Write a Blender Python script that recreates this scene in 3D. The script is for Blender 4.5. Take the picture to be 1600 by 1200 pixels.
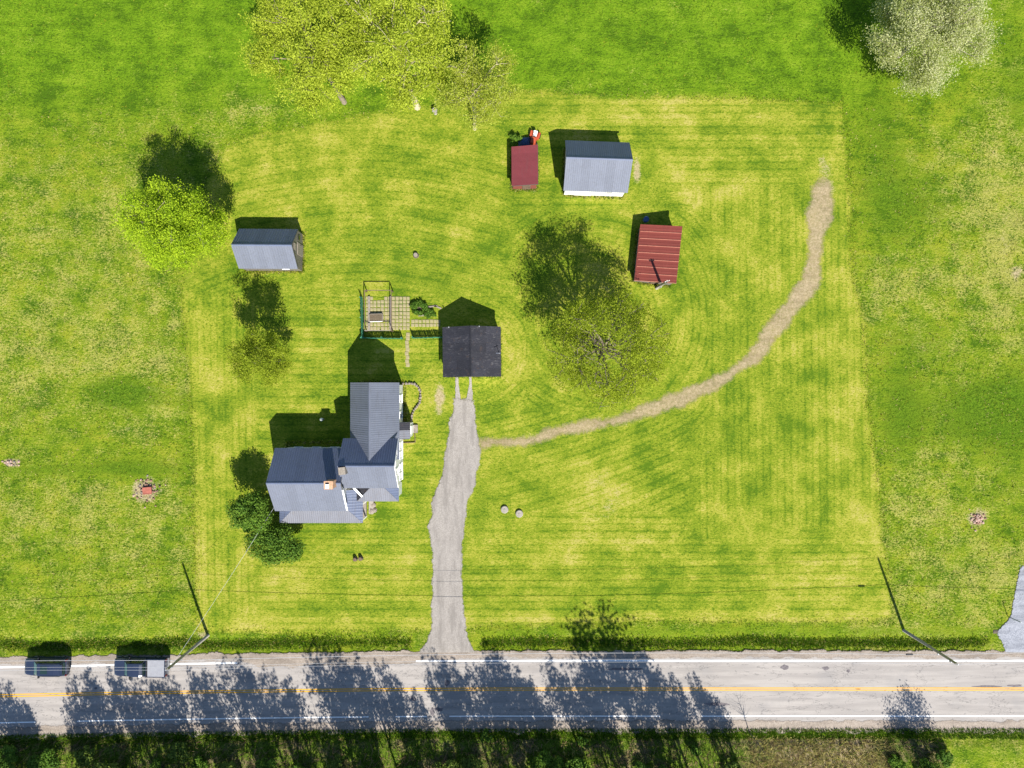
import bpy, math, random
import numpy as np
from mathutils import Vector, Matrix

# ------------------------------------------------------------------ camera, sky, sun
for o in list(bpy.data.objects):
    bpy.data.objects.remove(o)
scene = bpy.context.scene
COL = scene.collection
H, S = 77.0, 14.0                      # drone height (m), picture pixels (1600 wide) per metre on the ground
cam = bpy.data.cameras.new('camera'); camo = bpy.data.objects.new('camera', cam); COL.objects.link(camo)
camo.location = (0, 0, H); camo.rotation_euler = (0, 0, 0)
cam.sensor_fit = 'HORIZONTAL'; cam.sensor_width = 36.0
cam.lens = 36.0 * H / (1600.0 / S)
cam.clip_end = 6000; cam.clip_start = 1.0
scene.camera = camo

TOSUN = Vector((0.307, -0.868, 1.0)).normalized()
world = bpy.data.worlds.new('World'); scene.world = world; world.use_nodes = True
wn = world.node_tree; wn.nodes.clear()
sky = wn.nodes.new('ShaderNodeTexSky'); sky.sky_type = 'NISHITA'; sky.sun_disc = False
sky.sun_elevation = math.asin(TOSUN.z); sky.sun_rotation = math.radians(160.5)
sky.air_density = 1.0; sky.dust_density = 0.15; sky.ozone_density = 2.5
bg = wn.nodes.new('ShaderNodeBackground'); bg.inputs[1].default_value = 0.08
wo = wn.nodes.new('ShaderNodeOutputWorld')
wn.links.new(sky.outputs[0], bg.inputs[0]); wn.links.new(bg.outputs[0], wo.inputs[0])
sl = bpy.data.lights.new('sun', 'SUN'); sl.energy = 4.6; sl.angle = math.radians(0.5); sl.color = (1.0, 0.95, 0.86)
so = bpy.data.objects.new('sun', sl); COL.objects.link(so)
so.rotation_euler = (-TOSUN).to_track_quat('-Z', 'Y').to_euler(); so.location = (60, -120, 140)
scene.view_settings.view_transform = 'Standard'; scene.view_settings.look = 'None'
scene.view_settings.gamma = 1.0; scene.view_settings.use_curve_mapping = False
scene.view_settings.exposure = 1.08
scene.render.resolution_x = 1024; scene.render.resolution_y = 768
try:
    scene.cycles.max_bounces = 6; scene.cycles.transparent_max_bounces = 8
except Exception:
    pass

rnd = random.Random(7)
rng = np.random.default_rng(11)

def P(px, py, h=0.0):
    k = 1 - h / H
    return ((px - 800) / S * k, (600 - py) / S * k)

# ------------------------------------------------------------------ node helpers
class NT:
    def __init__(self, name):
        self.mat = bpy.data.materials.new(name); self.mat.use_nodes = True
        self.t = self.mat.node_tree; self.t.nodes.clear()
        self.out = self.t.nodes.new('ShaderNodeOutputMaterial')
    def n(self, typ, **kw):
        nd = self.t.nodes.new(typ)
        for k, v in kw.items():
            setattr(nd, k, v)
        return nd
    def set(self, sock, v):
        if hasattr(v, 'is_output') or isinstance(v, bpy.types.NodeSocket):
            self.t.links.new(v, sock)
        elif v is not None:
            if hasattr(sock.default_value, '__len__') and not hasattr(v, '__len__'):
                v = (v, v, v) if len(sock.default_value) == 3 else (v, v, v, 1)
            elif hasattr(v, '__len__') and len(v) == 3 and hasattr(sock.default_value, '__len__') and len(sock.default_value) == 4:
                v = (*v, 1)
            sock.default_value = v
    def m(self, op, a, b=0.0, c=None, clamp=False):
        nd = self.n('ShaderNodeMath', operation=op, use_clamp=clamp)
        self.set(nd.inputs[0], a); self.set(nd.inputs[1], b)
        if c is not None: self.set(nd.inputs[2], c)
        return nd.outputs[0]
    def mix(self, f, a, b, mode='MIX'):
        nd = self.n('ShaderNodeMix', data_type='RGBA', blend_type=mode, clamp_factor=True)
        self.set(nd.inputs[0], f); self.set(nd.inputs[6], a); self.set(nd.inputs[7], b)
        return nd.outputs[2]
    def coord(self, which='Object', scale=None, rot=None):
        c = self.n('ShaderNodeTexCoord').outputs[which]
        if scale is not None:
            mp = self.n('ShaderNodeMapping'); self.t.links.new(c, mp.inputs[0])
            mp.inputs['Scale'].default_value = scale
            if rot: mp.inputs['Rotation'].default_value = rot
            return mp.outputs[0]
        return c
    def noise(self, vec, scale, detail=3.0, rough=0.55, dist=0.0):
        nd = self.n('ShaderNodeTexNoise'); self.set(nd.inputs['Vector'], vec)
        nd.inputs['Scale'].default_value = scale; nd.inputs['Detail'].default_value = detail
        nd.inputs['Roughness'].default_value = rough; nd.inputs['Distortion'].default_value = dist
        return nd.outputs[0]
    def ramp(self, f, lo, hi):
        nd = self.n('ShaderNodeMapRange', interpolation_type='SMOOTHSTEP'); self.set(nd.inputs[0], f)
        nd.inputs[1].default_value = lo; nd.inputs[2].default_value = hi
        return nd.outputs[0]
    def attr(self, name):
        nd = self.n('ShaderNodeAttribute'); nd.attribute_name = name
        return nd.outputs['Fac']
    def attrc(self, name):
        nd = self.n('ShaderNodeAttribute'); nd.attribute_name = name
        return nd.outputs['Color']
    def bump(self, h, strength=0.5, dist=0.05):
        nd = self.n('ShaderNodeBump'); nd.inputs['Strength'].default_value = strength
        nd.inputs['Distance'].default_value = dist; self.set(nd.inputs['Height'], h)
        return nd.outputs[0]
    def bsdf(self, col, rough=0.8, metal=0.0, spec=0.3, normal=None):
        nd = self.n('ShaderNodeBsdfPrincipled'); self.set(nd.inputs['Base Color'], col)
        self.set(nd.inputs['Roughness'], rough); self.set(nd.inputs['Metallic'], metal)
        nd.inputs['Specular IOR Level'].default_value = spec
        if normal is not None: self.t.links.new(normal, nd.inputs['Normal'])
        return nd.outputs[0]
    def surf(self, s):
        self.t.links.new(s, self.out.inputs['Surface']); return self.mat
    def alpha(self, shader, fac):
        tr = self.n('ShaderNodeBsdfTransparent'); mx = self.n('ShaderNodeMixShader')
        self.set(mx.inputs[0], fac); self.t.links.new(tr.outputs[0], mx.inputs[1]); self.t.links.new(shader, mx.inputs[2])
        return mx.outputs[0]

def plain(name, col, rough=0.7, metal=0.0, spec=0.3, var=0.15, scale=3.0, bump=0.0):
    t = NT(name); c = t.coord('Object')
    n1 = t.noise(c, scale, 4); n2 = t.noise(c, scale * 7, 2)
    f = t.m('ADD', t.m('MULTIPLY', n1, 0.7), t.m('MULTIPLY', n2, 0.3))
    f = t.ramp(f, 0.3, 0.7)
    dark = tuple(x * (1 - var) for x in col); lite = tuple(min(1, x * (1 + var)) for x in col)
    nm = t.bump(n2, bump, 0.02) if bump else None
    return t.surf(t.bsdf(t.mix(f, dark, lite), rough, metal, spec, nm))

# ------------------------------------------------------------------ materials
M = {}
def metal_roof(name, col, stain, var=0.10, spec=0.35, rough=0.5):
    t = NT(name); c = t.coord('Object')
    info = t.n('ShaderNodeObjectInfo')
    n1 = t.noise(c, 0.5, 5, 0.6); n2 = t.noise(c, 9.0, 3, 0.6); n3 = t.noise(t.coord('Object', (6, 0.6, 6)), 1.0, 3)
    f = t.m('ADD', t.m('MULTIPLY', n1, 0.5), t.m('MULTIPLY', n2, 0.5))
    base = t.mix(t.ramp(f, 0.3, 0.72), tuple(x * (1 - var) for x in col), tuple(x * (1 + var) for x in col))
    base = t.mix(t.m('MULTIPLY', t.ramp(n3, 0.5, 0.72), 0.55), base, stain)
    b = t.m('ADD', 0.93, t.m('MULTIPLY', info.outputs['Random'], 0.14))
    base = t.mix(1.0, base, t.n('ShaderNodeCombineColor').outputs[0], 'MULTIPLY') if False else base
    hs = t.n('ShaderNodeHueSaturation'); t.set(hs.inputs['Value'], b); t.set(hs.inputs['Color'], base)
    return t.surf(t.bsdf(hs.outputs[0], rough, 0.0, spec, t.bump(n2, 0.15, 0.01)))
M['roof_shaded'] = metal_roof('shaded_grey_metal_roof', (0.095, 0.116, 0.180), (0.08, 0.09, 0.125))  # same metal, with the shade of north slopes and hip ends put into its colour
M['roof_sunlit'] = metal_roof('sunlit_grey_metal_roof', (0.122, 0.134, 0.172), (0.095, 0.10, 0.12))  # lighter copy of that metal for the slopes in the sun
M['roof_porch'] = metal_roof('porch_metal_roof', (0.130, 0.135, 0.160), (0.115, 0.105, 0.108))
M['roof_red'] = metal_roof('red_metal_roof', (0.16, 0.034, 0.025), (0.13, 0.03, 0.025), 0.12, 0.3, 0.55)
M['roof_maroon'] = metal_roof('maroon_metal_roof', (0.145, 0.027, 0.033), (0.125, 0.035, 0.038), 0.08, 0.3, 0.55)
def worn_roof():
    t = NT('worn_dark_roofing'); c = t.coord('Object'); info = t.n('ShaderNodeObjectInfo')
    n1 = t.noise(c, 1.3, 5, 0.65); n2 = t.noise(c, 12, 3); n3 = t.noise(t.coord('Object', (1, 5, 1)), 2.2, 4, 0.7)
    base = t.mix(t.ramp(n2, 0.3, 0.7), (0.016, 0.0165, 0.023), (0.031, 0.031, 0.040))
    wear = t.m('MULTIPLY', t.ramp(n3, 0.5, 0.68), t.ramp(n1, 0.44, 0.62))
    base = t.mix(t.m('MULTIPLY', wear, 0.8), base, (0.105, 0.10, 0.105))
    rust = t.m('MULTIPLY', t.ramp(t.noise(c, 2.4, 4), 0.6, 0.7), 0.35)
    base = t.mix(rust, base, (0.075, 0.048, 0.036))
    hs = t.n('ShaderNodeHueSaturation'); t.set(hs.inputs['Value'], t.m('ADD', 0.8, t.m('MULTIPLY', info.outputs['Random'], 0.4))); t.set(hs.inputs['Color'], base)
    return t.surf(t.bsdf(hs.outputs[0], 0.75, 0, 0.25, t.bump(n2, 0.3, 0.02)))
M['roof_dark'] = worn_roof()
def clapboard(name, col, dirt, pitch=7.0):
    t = NT(name); c = t.coord('Object')
    w = t.n('ShaderNodeTexWave', wave_type='BANDS', bands_direction='Z', wave_profile='SAW'); t.set(w.inputs[0], c); w.inputs['Scale'].default_value = pitch / 2
    n1 = t.noise(c, 1.2, 4); n2 = t.noise(c, 14, 2)
    base = t.mix(t.ramp(n1, 0.45, 0.75), col, dirt); base = t.mix(t.m('MULTIPLY', n2, 0.12), base, (0.2, 0.18, 0.15))
    return t.surf(t.bsdf(base, 0.65, 0, 0.3, t.bump(w.outputs[1], 0.5, 0.03)))
M['white_wall'] = clapboard('white_clapboard', (0.80, 0.79, 0.77), (0.66, 0.64, 0.60))
M['old_wood'] = clapboard('weathered_boards', (0.17, 0.15, 0.135), (0.10, 0.09, 0.08), 5)
M['red_wall'] = clapboard('red_board_wall', (0.22, 0.05, 0.04), (0.15, 0.05, 0.04), 5)
M['trim'] = plain('white_trim', (0.78, 0.77, 0.75), 0.5, var=0.06)
M['glass'] = plain('dark_glass', (0.012, 0.015, 0.02), 0.08, spec=0.5, var=0.1)
M['deck'] = plain('roof_deck_board', (0.10, 0.09, 0.085), 0.8)
M['wood'] = plain('grey_timber', (0.22, 0.19, 0.155), 0.85, var=0.25, scale=6)
M['brownwood'] = plain('brown_timber', (0.13, 0.085, 0.06), 0.85, var=0.3, scale=6)
M['pole'] = plain('utility_pole_wood', (0.30, 0.275, 0.24), 0.85, var=0.25, scale=4)
M['picket'] = plain('green_picket_paint', (0.045, 0.20, 0.125), 0.55, var=0.2, scale=5)
M['concrete'] = plain('concrete', (0.27, 0.245, 0.21), 0.9, var=0.18, scale=2.5, bump=0.2)
M['paver'] = plain('paver_concrete', (0.27, 0.235, 0.125), 0.9, var=0.22, scale=2.2, bump=0.2)
M['stone'] = plain('field_stone', (0.225, 0.19, 0.16), 0.9, var=0.3, scale=2.0, bump=0.4)
M['pinkstone'] = plain('pink_field_stone', (0.40, 0.27, 0.22), 0.9, var=0.3, scale=2.0, bump=0.4)
M['debris'] = plain('reddish_debris', (0.26, 0.15, 0.105), 0.95, var=0.35, scale=3)
M['brick'] = plain('chimney_brick', (0.44, 0.26, 0.16), 0.9, var=0.3, scale=8)
M['redslab'] = plain('rust_red_slab', (0.30, 0.095, 0.065), 0.75, var=0.2, scale=3)
M['soil'] = plain('garden_soil', (0.11, 0.085, 0.055), 0.95, var=0.35, scale=6, bump=0.5)
M['carpaint'] = plain('dark_blue_paint', (0.018, 0.026, 0.052), 0.22, spec=0.6, var=0.05)
M['carglass'] = plain('tinted_glass', (0.014, 0.030, 0.028), 0.1, spec=0.6, var=0.05)
M['windshield'] = plain('green_tinted_windshield', (0.085, 0.165, 0.145), 0.12, spec=0.6, var=0.1)
M['rubber'] = plain('tyre_rubber', (0.02, 0.02, 0.02), 0.9)
M['rim'] = plain('alloy_rim', (0.35, 0.35, 0.36), 0.35, 0.7)
M['blacktrim'] = plain('black_plastic', (0.015, 0.015, 0.017), 0.5)
M['tonneau'] = plain('grey_bed_cover', (0.235, 0.24, 0.265), 0.7, var=0.1, scale=3)
M['chrome'] = plain('bright_metal', (0.55, 0.55, 0.56), 0.25, 0.8)
M['headlight'] = plain('headlight_lens', (0.20, 0.21, 0.23), 0.15, spec=0.6)
M['taillight'] = plain('tail_light_lens', (0.12, 0.012, 0.01), 0.25, spec=0.5)
M['cable'] = plain('weathered_cable', (0.45, 0.45, 0.47), 0.6)
M['blackcable'] = plain('black_cable', (0.05, 0.05, 0.055), 0.6)
M['orange'] = plain('orange_red_paint', (0.36, 0.065, 0.028), 0.5, var=0.12)
M['blue'] = plain('blue_plastic', (0.04, 0.075, 0.17), 0.5, var=0.2)
M['whiteplastic'] = plain('white_plastic', (0.85, 0.85, 0.83), 0.4, var=0.03)
M['galv'] = plain('galvanised_steel', (0.42, 0.43, 0.44), 0.45, 0.5)
M['bark'] = plain('grey_brown_bark', (0.25, 0.21, 0.14), 0.95, var=0.35, scale=5, bump=0.5)
M['midbark'] = plain('brown_bark', (0.17, 0.14, 0.10), 0.95, var=0.35, scale=5, bump=0.5)
M['palebark'] = plain('pale_bark', (0.36, 0.31, 0.20), 0.95, var=0.3, scale=5, bump=0.4)
M['darkbark'] = plain('dark_bark', (0.10, 0.082, 0.062), 0.95, var=0.35, scale=5, bump=0.5)
M['greenpost'] = plain('green_steel_post', (0.03, 0.10, 0.06), 0.6)

def leaf(name, c1, c2, c3=None, trans=0.35):
    t = NT(name)
    g = t.n('ShaderNodeNewGeometry'); r = g.outputs['Random Per Island']
    big = t.noise(t.coord('Object'), 0.45, 3)
    f = t.m('ADD', t.m('MULTIPLY', r, 0.65), t.m('MULTIPLY', t.ramp(big, 0.3, 0.7), 0.35))
    col = t.mix(t.ramp(f, 0.15, 0.85), c1, c2)
    if c3: col = t.mix(t.ramp(r, 0.84, 0.9), col, c3)
    d = t.bsdf(col, 0.7, 0, 0.12)
    tr = t.n('ShaderNodeBsdfTranslucent'); t.set(tr.inputs[0], t.mix(1.0, col, (1.0, 1.0, 0.5, 1), 'MULTIPLY'))
    mx = t.n('ShaderNodeMixShader'); mx.inputs[0].default_value = trans
    t.t.links.new(d, mx.inputs[1]); t.t.links.new(tr.outputs[0], mx.inputs[2])
    return t.surf(mx.outputs[0])
M['leaf_spring'] = leaf('spring_leaf', (0.26, 0.33, 0.020), (0.50, 0.57, 0.060), None, 0.5)
M['leaf_spring2'] = leaf('spring_leaf_olive', (0.29, 0.34, 0.030), (0.48, 0.53, 0.08), None, 0.55)
M['leaf_lime'] = leaf('lime_leaf', (0.20, 0.32, 0.010), (0.42, 0.55, 0.026), None, 0.42)
M['leaf_olive'] = leaf('olive_leaf', (0.18, 0.24, 0.014), (0.38, 0.45, 0.035), None, 0.55)
M['leaf_dark'] = leaf('dark_shrub_leaf', (0.05, 0.115, 0.012), (0.14, 0.235, 0.024), None, 0.25)
M['leaf_pale'] = leaf('pale_blossom', (0.32, 0.36, 0.10), (0.66, 0.66, 0.40), (0.26, 0.32, 0.05), 0.5)
M['leaf_wood'] = leaf('woodland_leaf', (0.07, 0.12, 0.018), (0.14, 0.19, 0.03), None, 0.15)
M['leaf_green'] = leaf('roadside_leaf', (0.05, 0.12, 0.012), (0.12, 0.21, 0.025), None, 0.25)

def tuft_mat():
    t = NT('grass_blade'); col = t.attrc('tint')
    d = t.bsdf(col, 0.75, 0, 0.1)
    tr = t.n('ShaderNodeBsdfTranslucent'); t.set(tr.inputs[0], col)
    mx = t.n('ShaderNodeMixShader'); mx.inputs[0].default_value = 0.3
    t.t.links.new(d, mx.inputs[1]); t.t.links.new(tr.outputs[0], mx.inputs[2])
    return t.surf(mx.outputs[0])
M['tuft'] = tuft_mat()

# ------------------------------------------------------------------ mesh helpers
def link(o, parent=None):
    COL.objects.link(o)
    if parent is not None: o.parent = parent
    return o
def tag(o, label=None, cat=None, group=None, kind=None):
    if label: o['label'] = label
    if cat: o['category'] = cat
    if group: o['group'] = group
    if kind: o['kind'] = kind
    return o
def empty(name, loc, rz=0.0, label=None, cat=None, group=None):
    o = bpy.data.objects.new(name, None); COL.objects.link(o); o.empty_display_size = 0.3
    o.location = loc if len(loc) == 3 else (loc[0], loc[1], 0); o.rotation_euler = (0, 0, rz)
    return tag(o, label, cat, group)
class MB:
    def __init__(s): s.v = []; s.f = []
    def add(s, vs, fs):
        b = len(s.v); s.v += [tuple(p) for p in vs]; s.f += [tuple(i + b for i in f) for f in fs]; return s
    def box(s, c, d, rz=0.0, taper=1.0):
        x, y, z = d[0] / 2, d[1] / 2, d[2] / 2; ca, sa = math.cos(rz), math.sin(rz); vs = []
        for k in (-1, 1):
            q = taper if k > 0 else 1
            for a, b in ((-1, -1), (1, -1), (1, 1), (-1, 1)):
                X, Y = a * x * q, b * y * q
                vs.append((c[0] + X * ca - Y * sa, c[1] + X * sa + Y * ca, c[2] + k * z))
        return s.add(vs, [(3, 2, 1, 0), (4, 5, 6, 7), (0, 1, 5, 4), (1, 2, 6, 5), (2, 3, 7, 6), (3, 0, 4, 7)])
    def prism(s, pts, off):
        n = len(pts); vs = [tuple(p) for p in pts] + [tuple(Vector(p) + Vector(off)) for p in pts]
        fs = [tuple(range(n))[::-1], tuple(range(n, 2 * n))] + [(i, (i + 1) % n, n + (i + 1) % n, n + i) for i in range(n)]
        return s.add(vs, fs)
    def tube(s, pts, rad, n=6, cap=True):
        pts = [Vector(p) for p in pts]; vs = []; fs = []
        if not hasattr(rad, '__len__'): rad = [rad] * len(pts)
        for i, p in enumerate(pts):
            d = (pts[min(i + 1, len(pts) - 1)] - pts[max(i - 1, 0)])
            if d.length < 1e-6: d = Vector((0, 0, 1))
            d.normalize(); a = d.cross(Vector((0, 0, 1)) if abs(d.z) < 0.9 else Vector((1, 0, 0))).normalized(); b = d.cross(a)
            for k in range(n):
                t = 2 * math.pi * k / n; vs.append(p + (a * math.cos(t) + b * math.sin(t)) * rad[i])
        for i in range(len(pts) - 1):
            for k in range(n):
                fs.append((i * n + k, i * n + (k + 1) % n, (i + 1) * n + (k + 1) % n, (i + 1) * n + k))
        if cap: fs += [tuple(range(n)), tuple(range((len(pts) - 1) * n, len(pts) * n))[::-1]]
        return s.add(vs, fs)
    def mesh(s, name, mat, smooth=False):
        me = bpy.data.meshes.new(name); me.from_pydata(s.v, [], s.f); me.materials.append(mat)
        if smooth:
            me.polygons.foreach_set('use_smooth', [True] * len(me.polygons))
        me.update(); return me
    def build(s, name, mat, parent=None, smooth=False):
        return link(bpy.data.objects.new(name, s.mesh(name, mat, smooth)), parent)
def np_mesh(name, V, F, mat, smooth=False):
    """V (n,3), F (m,k)"""
    me = bpy.data.meshes.new(name); V = np.asarray(V, np.float32); F = np.asarray(F, np.int32)
    me.vertices.add(len(V)); me.vertices.foreach_set('co', V.ravel())
    k = F.shape[1]; me.loops.add(F.size); me.loops.foreach_set('vertex_index', F.ravel())
    me.polygons.add(len(F)); me.polygons.foreach_set('loop_start', np.arange(0, F.size, k, dtype=np.int32))
    try: me.polygons.foreach_set('loop_total', np.full(len(F), k, np.int32))
    except Exception: pass
    if smooth: me.polygons.foreach_set('use_smooth', np.ones(len(F), bool))
    me.materials.append(mat); me.update(calc_edges=True); me.validate(); return me
def rock(r, seed, flat=0.7):
    q = random.Random(seed); vs = []; fs = []; n = 7; rows = [(-0.5, 0.8), (0.15, 1.0), (0.62, 0.72), (0.85, 0.3)]
    m = MB()
    for z, rr in rows:
        for k in range(n):
            a = 2 * math.pi * k / n; j = q.uniform(0.78, 1.18)
            vs.append((math.cos(a) * r * rr * j, math.sin(a) * r * rr * j * 0.85, z * r * flat * q.uniform(0.9, 1.1)))
    for i in range(3):
        for k in range(n): fs.append((i * n + k, i * n + (k + 1) % n, (i + 1) * n + (k + 1) % n, (i + 1) * n + k))
    fs.append(tuple(range(3 * n, 4 * n)))
    return m.add(vs, fs)
def vnoise(x, y, scale, seed):
    r = np.random.default_rng(seed); N = 256; g = r.random((N, N))
    X = x * scale; Y = y * scale; xi = np.floor(X).astype(int); yi = np.floor(Y).astype(int); fx = X - xi; fy = Y - yi
    fx = fx * fx * (3 - 2 * fx); fy = fy * fy * (3 - 2 * fy)
    a = g[xi % N, yi % N]; b = g[(xi + 1) % N, yi % N]; c = g[xi % N, (yi + 1) % N]; d = g[(xi + 1) % N, (yi + 1) % N]
    return (a * (1 - fx) + b * fx) * (1 - fy) + (c * (1 - fx) + d * fx) * fy
def sstep(a, b, x):
    t = np.clip((x - a) / (b - a), 0, 1); return t * t * (3 - 2 * t)

# ------------------------------------------------------------------ terrain
def bend(px):
    px = np.asarray(px, float); t = np.clip((800 - px) / 800, 0, 1.4)
    return 10.5 * t ** 1.7
def road_y(x, py):                      # world y of the road line that sits at picture row py
    return (600 - py - bend(np.asarray(x) * S + 800)) / S
DITCH = 1004.0
def gate(x):                            # 0 where a driveway crosses the ditch
    px = np.asarray(x) * S + 800
    g1 = sstep(38, 84, np.abs(px - 697) + 8 * np.sin(px * .21)); g2 = 1 - sstep(1520, 1562, px)
    return np.minimum(g1, g2)
def gz(x, y):
    x = np.asarray(x, float); y = np.asarray(y, float)
    yc = (600 - DITCH - 0.35 * bend(x * S + 800)) / S
    d = (y - yc)
    z = -0.24 * np.exp(-(np.where(d > 0, d / 0.75, d / 0.85)) ** 2) * gate(x)
    yr = road_y(x, 1076); dr = np.abs(y - yr)
    z = z - 0.07 * (1 - sstep(3.6, 4.6, dr))
    ys = road_y(x, 1156); z = z - 0.28 * np.exp(-((y - ys) / 0.6) ** 2)
    z = z + 0.10 * (vnoise(x + 500, y + 500, 0.11, 5) - 0.5) * sstep(5, 9, dr)
    return z

fx = np.arange(-62, 62.01, 0.25); fy = np.arange(-47, 47.01, 0.25)
grow = [0.6, 1.5, 3, 6, 12, 25, 50, 100, 200, 400, 800, 1600, 2600]
gx = np.concatenate([[-62 - g for g in grow[::-1]], fx, [62 + g for g in grow]])
gy = np.concatenate([[-47 - g for g in grow[::-1]], fy, [47 + g for g in grow]])
GX, GY = np.meshgrid(gx, gy, indexing='xy'); X = GX.ravel(); Y = GY.ravel()
Z = gz(X, Y)
nx, ny = len(gx), len(gy); idx = np.arange(nx * ny).reshape(ny, nx)
F = np.stack([idx[:-1, :-1].ravel(), idx[:-1, 1:].ravel(), idx[1:, 1:].ravel(), idx[1:, :-1].ravel()], 1)
PX = X * S + 800; PY = 600 - Y * S      # picture-scale plan coordinates, used as a plan of the plot

LAWN = [(283, 432), (300, 640), (306, 800), (309, 985), (480, 990), (660, 986), (760, 982), (1000, 973), (1280, 972), (1390, 972), (1398, 962),
        (1384, 860), (1372, 740), (1358, 640), (1350, 500), (1332, 420), (1326, 250), (1316, 160), (1120, 152), (960, 148), (815, 142),
        (700, 160), (560, 180), (440, 203), (352, 226), (330, 270), (300, 330)]
def sdf(px, py, poly):
    inside = np.zeros(px.shape, bool); dist = np.full(px.shape, 1e9); n = len(poly)
    for i in range(n):
        (x1, y1), (x2, y2) = poly[i], poly[(i + 1) % n]
        cond = ((y1 > py) != (y2 > py))
        with np.errstate(divide='ignore', invalid='ignore'):
            xi = (x2 - x1) * (py - y1) / ((y2 - y1) if y2 != y1 else 1e-9) + x1
        inside ^= cond & (px < xi)
        ex, ey = x2 - x1, y2 - y1; t = np.clip(((px - x1) * ex + (py - y1) * ey) / (ex * ex + ey * ey), 0, 1)
        dist = np.minimum(dist, np.hypot(px - x1 - t * ex, py - y1 - t * ey))
    return np.where(inside, dist, -dist)
jit = (vnoise(X + 300, Y + 300, 0.8, 3) - 0.5) * 7 + (vnoise(X + 300, Y + 300, 0.25, 4) - 0.5) * 9
SD = sdf(PX, PY, LAWN) + jit
mow = sstep(-3, 4, SD)
def blobs(L):
    a = np.zeros(PX.shape)
    for (bx, by, rx, ry, w) in L:
        a += w * np.exp(-((PX - bx) / rx) ** 2 - ((PY - by) / ry) ** 2)
    return a
n_lo = vnoise(X + 300, Y + 300, 0.10, 21); n_md = vnoise(X + 300, Y + 300, 0.33, 22)
left = 1 - sstep(280, 340, PX); right = sstep(1310, 1390, PX)
# dry, straw-coloured growth
straw_f = 0.33 + 0.26 * left * sstep(150, 330, PY) + 0.20 * right * sstep(120, 260, PY) - 0.30 * (1 - sstep(110, 230, PY)) * (1 - 0.5 * right)
straw_f += blobs([(60, 560, 150, 70, .25), (190, 590, 120, 60, .25), (120, 800, 160, 50, .22), (250, 840, 60, 80, .15), (90, 690, 120, 40, -.2), (60, 610, 90, 30, -.15),
    (190, 615, 60, 30, -.5), (60, 735, 110, 16, -.35), (200, 730, 60, 20, -.3), (290, 620, 16, 260, -.12), (400, 165, 60, 40, .35), (300, 190, 60, 40, .2), (120, 350, 100, 60, .15), (200, 340, 40, 40, .35),
    (1550, 240, 40, 190, .5), (1580, 420, 36, 80, .5), (1460, 260, 40, 60, .2), (1480, 430, 90, 40, .25), (1400, 460, 50, 45, .3), (1370, 200, 45, 130, -.35), (1400, 640, 36, 110, -.45), (1420, 340, 50, 70, -.2),
    (1540, 650, 110, 60, -.4), (1430, 780, 50, 70, .3), (1560, 900, 50, 50, .3), (1500, 920, 100, 40, .15), (1585, 700, 40, 160, -.25), (1450, 550, 60, 50, -.15), (1590, 560, 40, 80, .1)])
straw_l = 0.33 + blobs([(950, 800, 60, 70, .35), (880, 880, 50, 40, .22), (1000, 860, 60, 50, .15), (1250, 850, 110, 110, .22), (1330, 560, 40, 140, .25), (1190, 480, 100, 130, .06), (640, 170, 120, 30, .1),
    (1060, 175, 200, 22, .32), (1230, 200, 80, 40, .18), (1070, 290, 150, 40, .18), (560, 900, 120, 60, .18), (360, 900, 60, 60, .2), (330, 700, 25, 280, .15), (470, 215, 120, 30, .2), (390, 300, 60, 70, .2), (580, 330, 170, 90, -.16), (640, 450, 120, 60, -.1), (1080, 230, 200, 40, .1),
    (700, 240, 150, 50, -.12), (860, 330, 80, 30, -.2), (760, 420, 90, 60, -.15), (600, 380, 120, 30, -.15), (1010, 690, 150, 40, -.18), (1160, 640, 160, 60, -.15), (840, 900, 100, 60, -.12), (1100, 800, 90, 60, -.15),
    (950, 640, 150, 60, -.1), (760, 640, 30, 120, .05), (500, 640, 80, 60, -.05), (1120, 400, 80, 90, .1), (800, 560, 20, 60, .5), (640, 800, 60, 100, .05), (980, 965, 300, 14, .25), (500, 975, 200, 16, .2)])
straw_l += 0.16 * np.exp(-((SD - 8) / 9) ** 2) * (PY > 300)
straw = straw_f * (1 - mow) + straw_l * mow + 0.30 * (n_lo - 0.5) + 0.22 * (n_md - 0.5)
# lush deep green growth
lush = blobs([(1375, 190, 40, 120, .45), (1405, 640, 36, 100, .5), (1540, 650, 110, 60, .7), (1375, 320, 40, 80, .25), (1480, 300, 60, 50, .25), (1450, 540, 60, 40, .3), (1590, 150, 20, 80, .4), (190, 615, 58, 26, 1.0), (90, 480, 70, 8, .3), (240, 740, 50, 14, .3), (290, 620, 12, 260, .35), (60, 735, 110, 12, .5), (200, 728, 60, 16, .5), (1585, 700, 30, 160, .3), (1000, 60, 250, 60, .1), (1420, 330, 50, 60, .4),
    (660, 484, 22, 14, .6), (30, 700, 80, 20, .2), (1570, 60, 30, 60, .3), (1560, 620, 60, 30, .3)])
lush += (0.35 + 0.5 * vnoise(X + 300, Y * .3 + 300, .45, 93)) * np.exp(-((PY - DITCH - 1) / 5.5) ** 2) * gate(X) + 0.35 * np.exp(-((PY - 988) / 9) ** 2) * (1 - mow) * gate(X) * (PX > 740)
lush += 0.6 * np.exp(-((PY - 1147 - bend(PX)) / 7) ** 2)
vivid = (1 - sstep(90, 260, PY)) * (1 - 0.65 * sstep(1330, 1420, PX))      # fertilised hay field at the top of the plot
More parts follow.
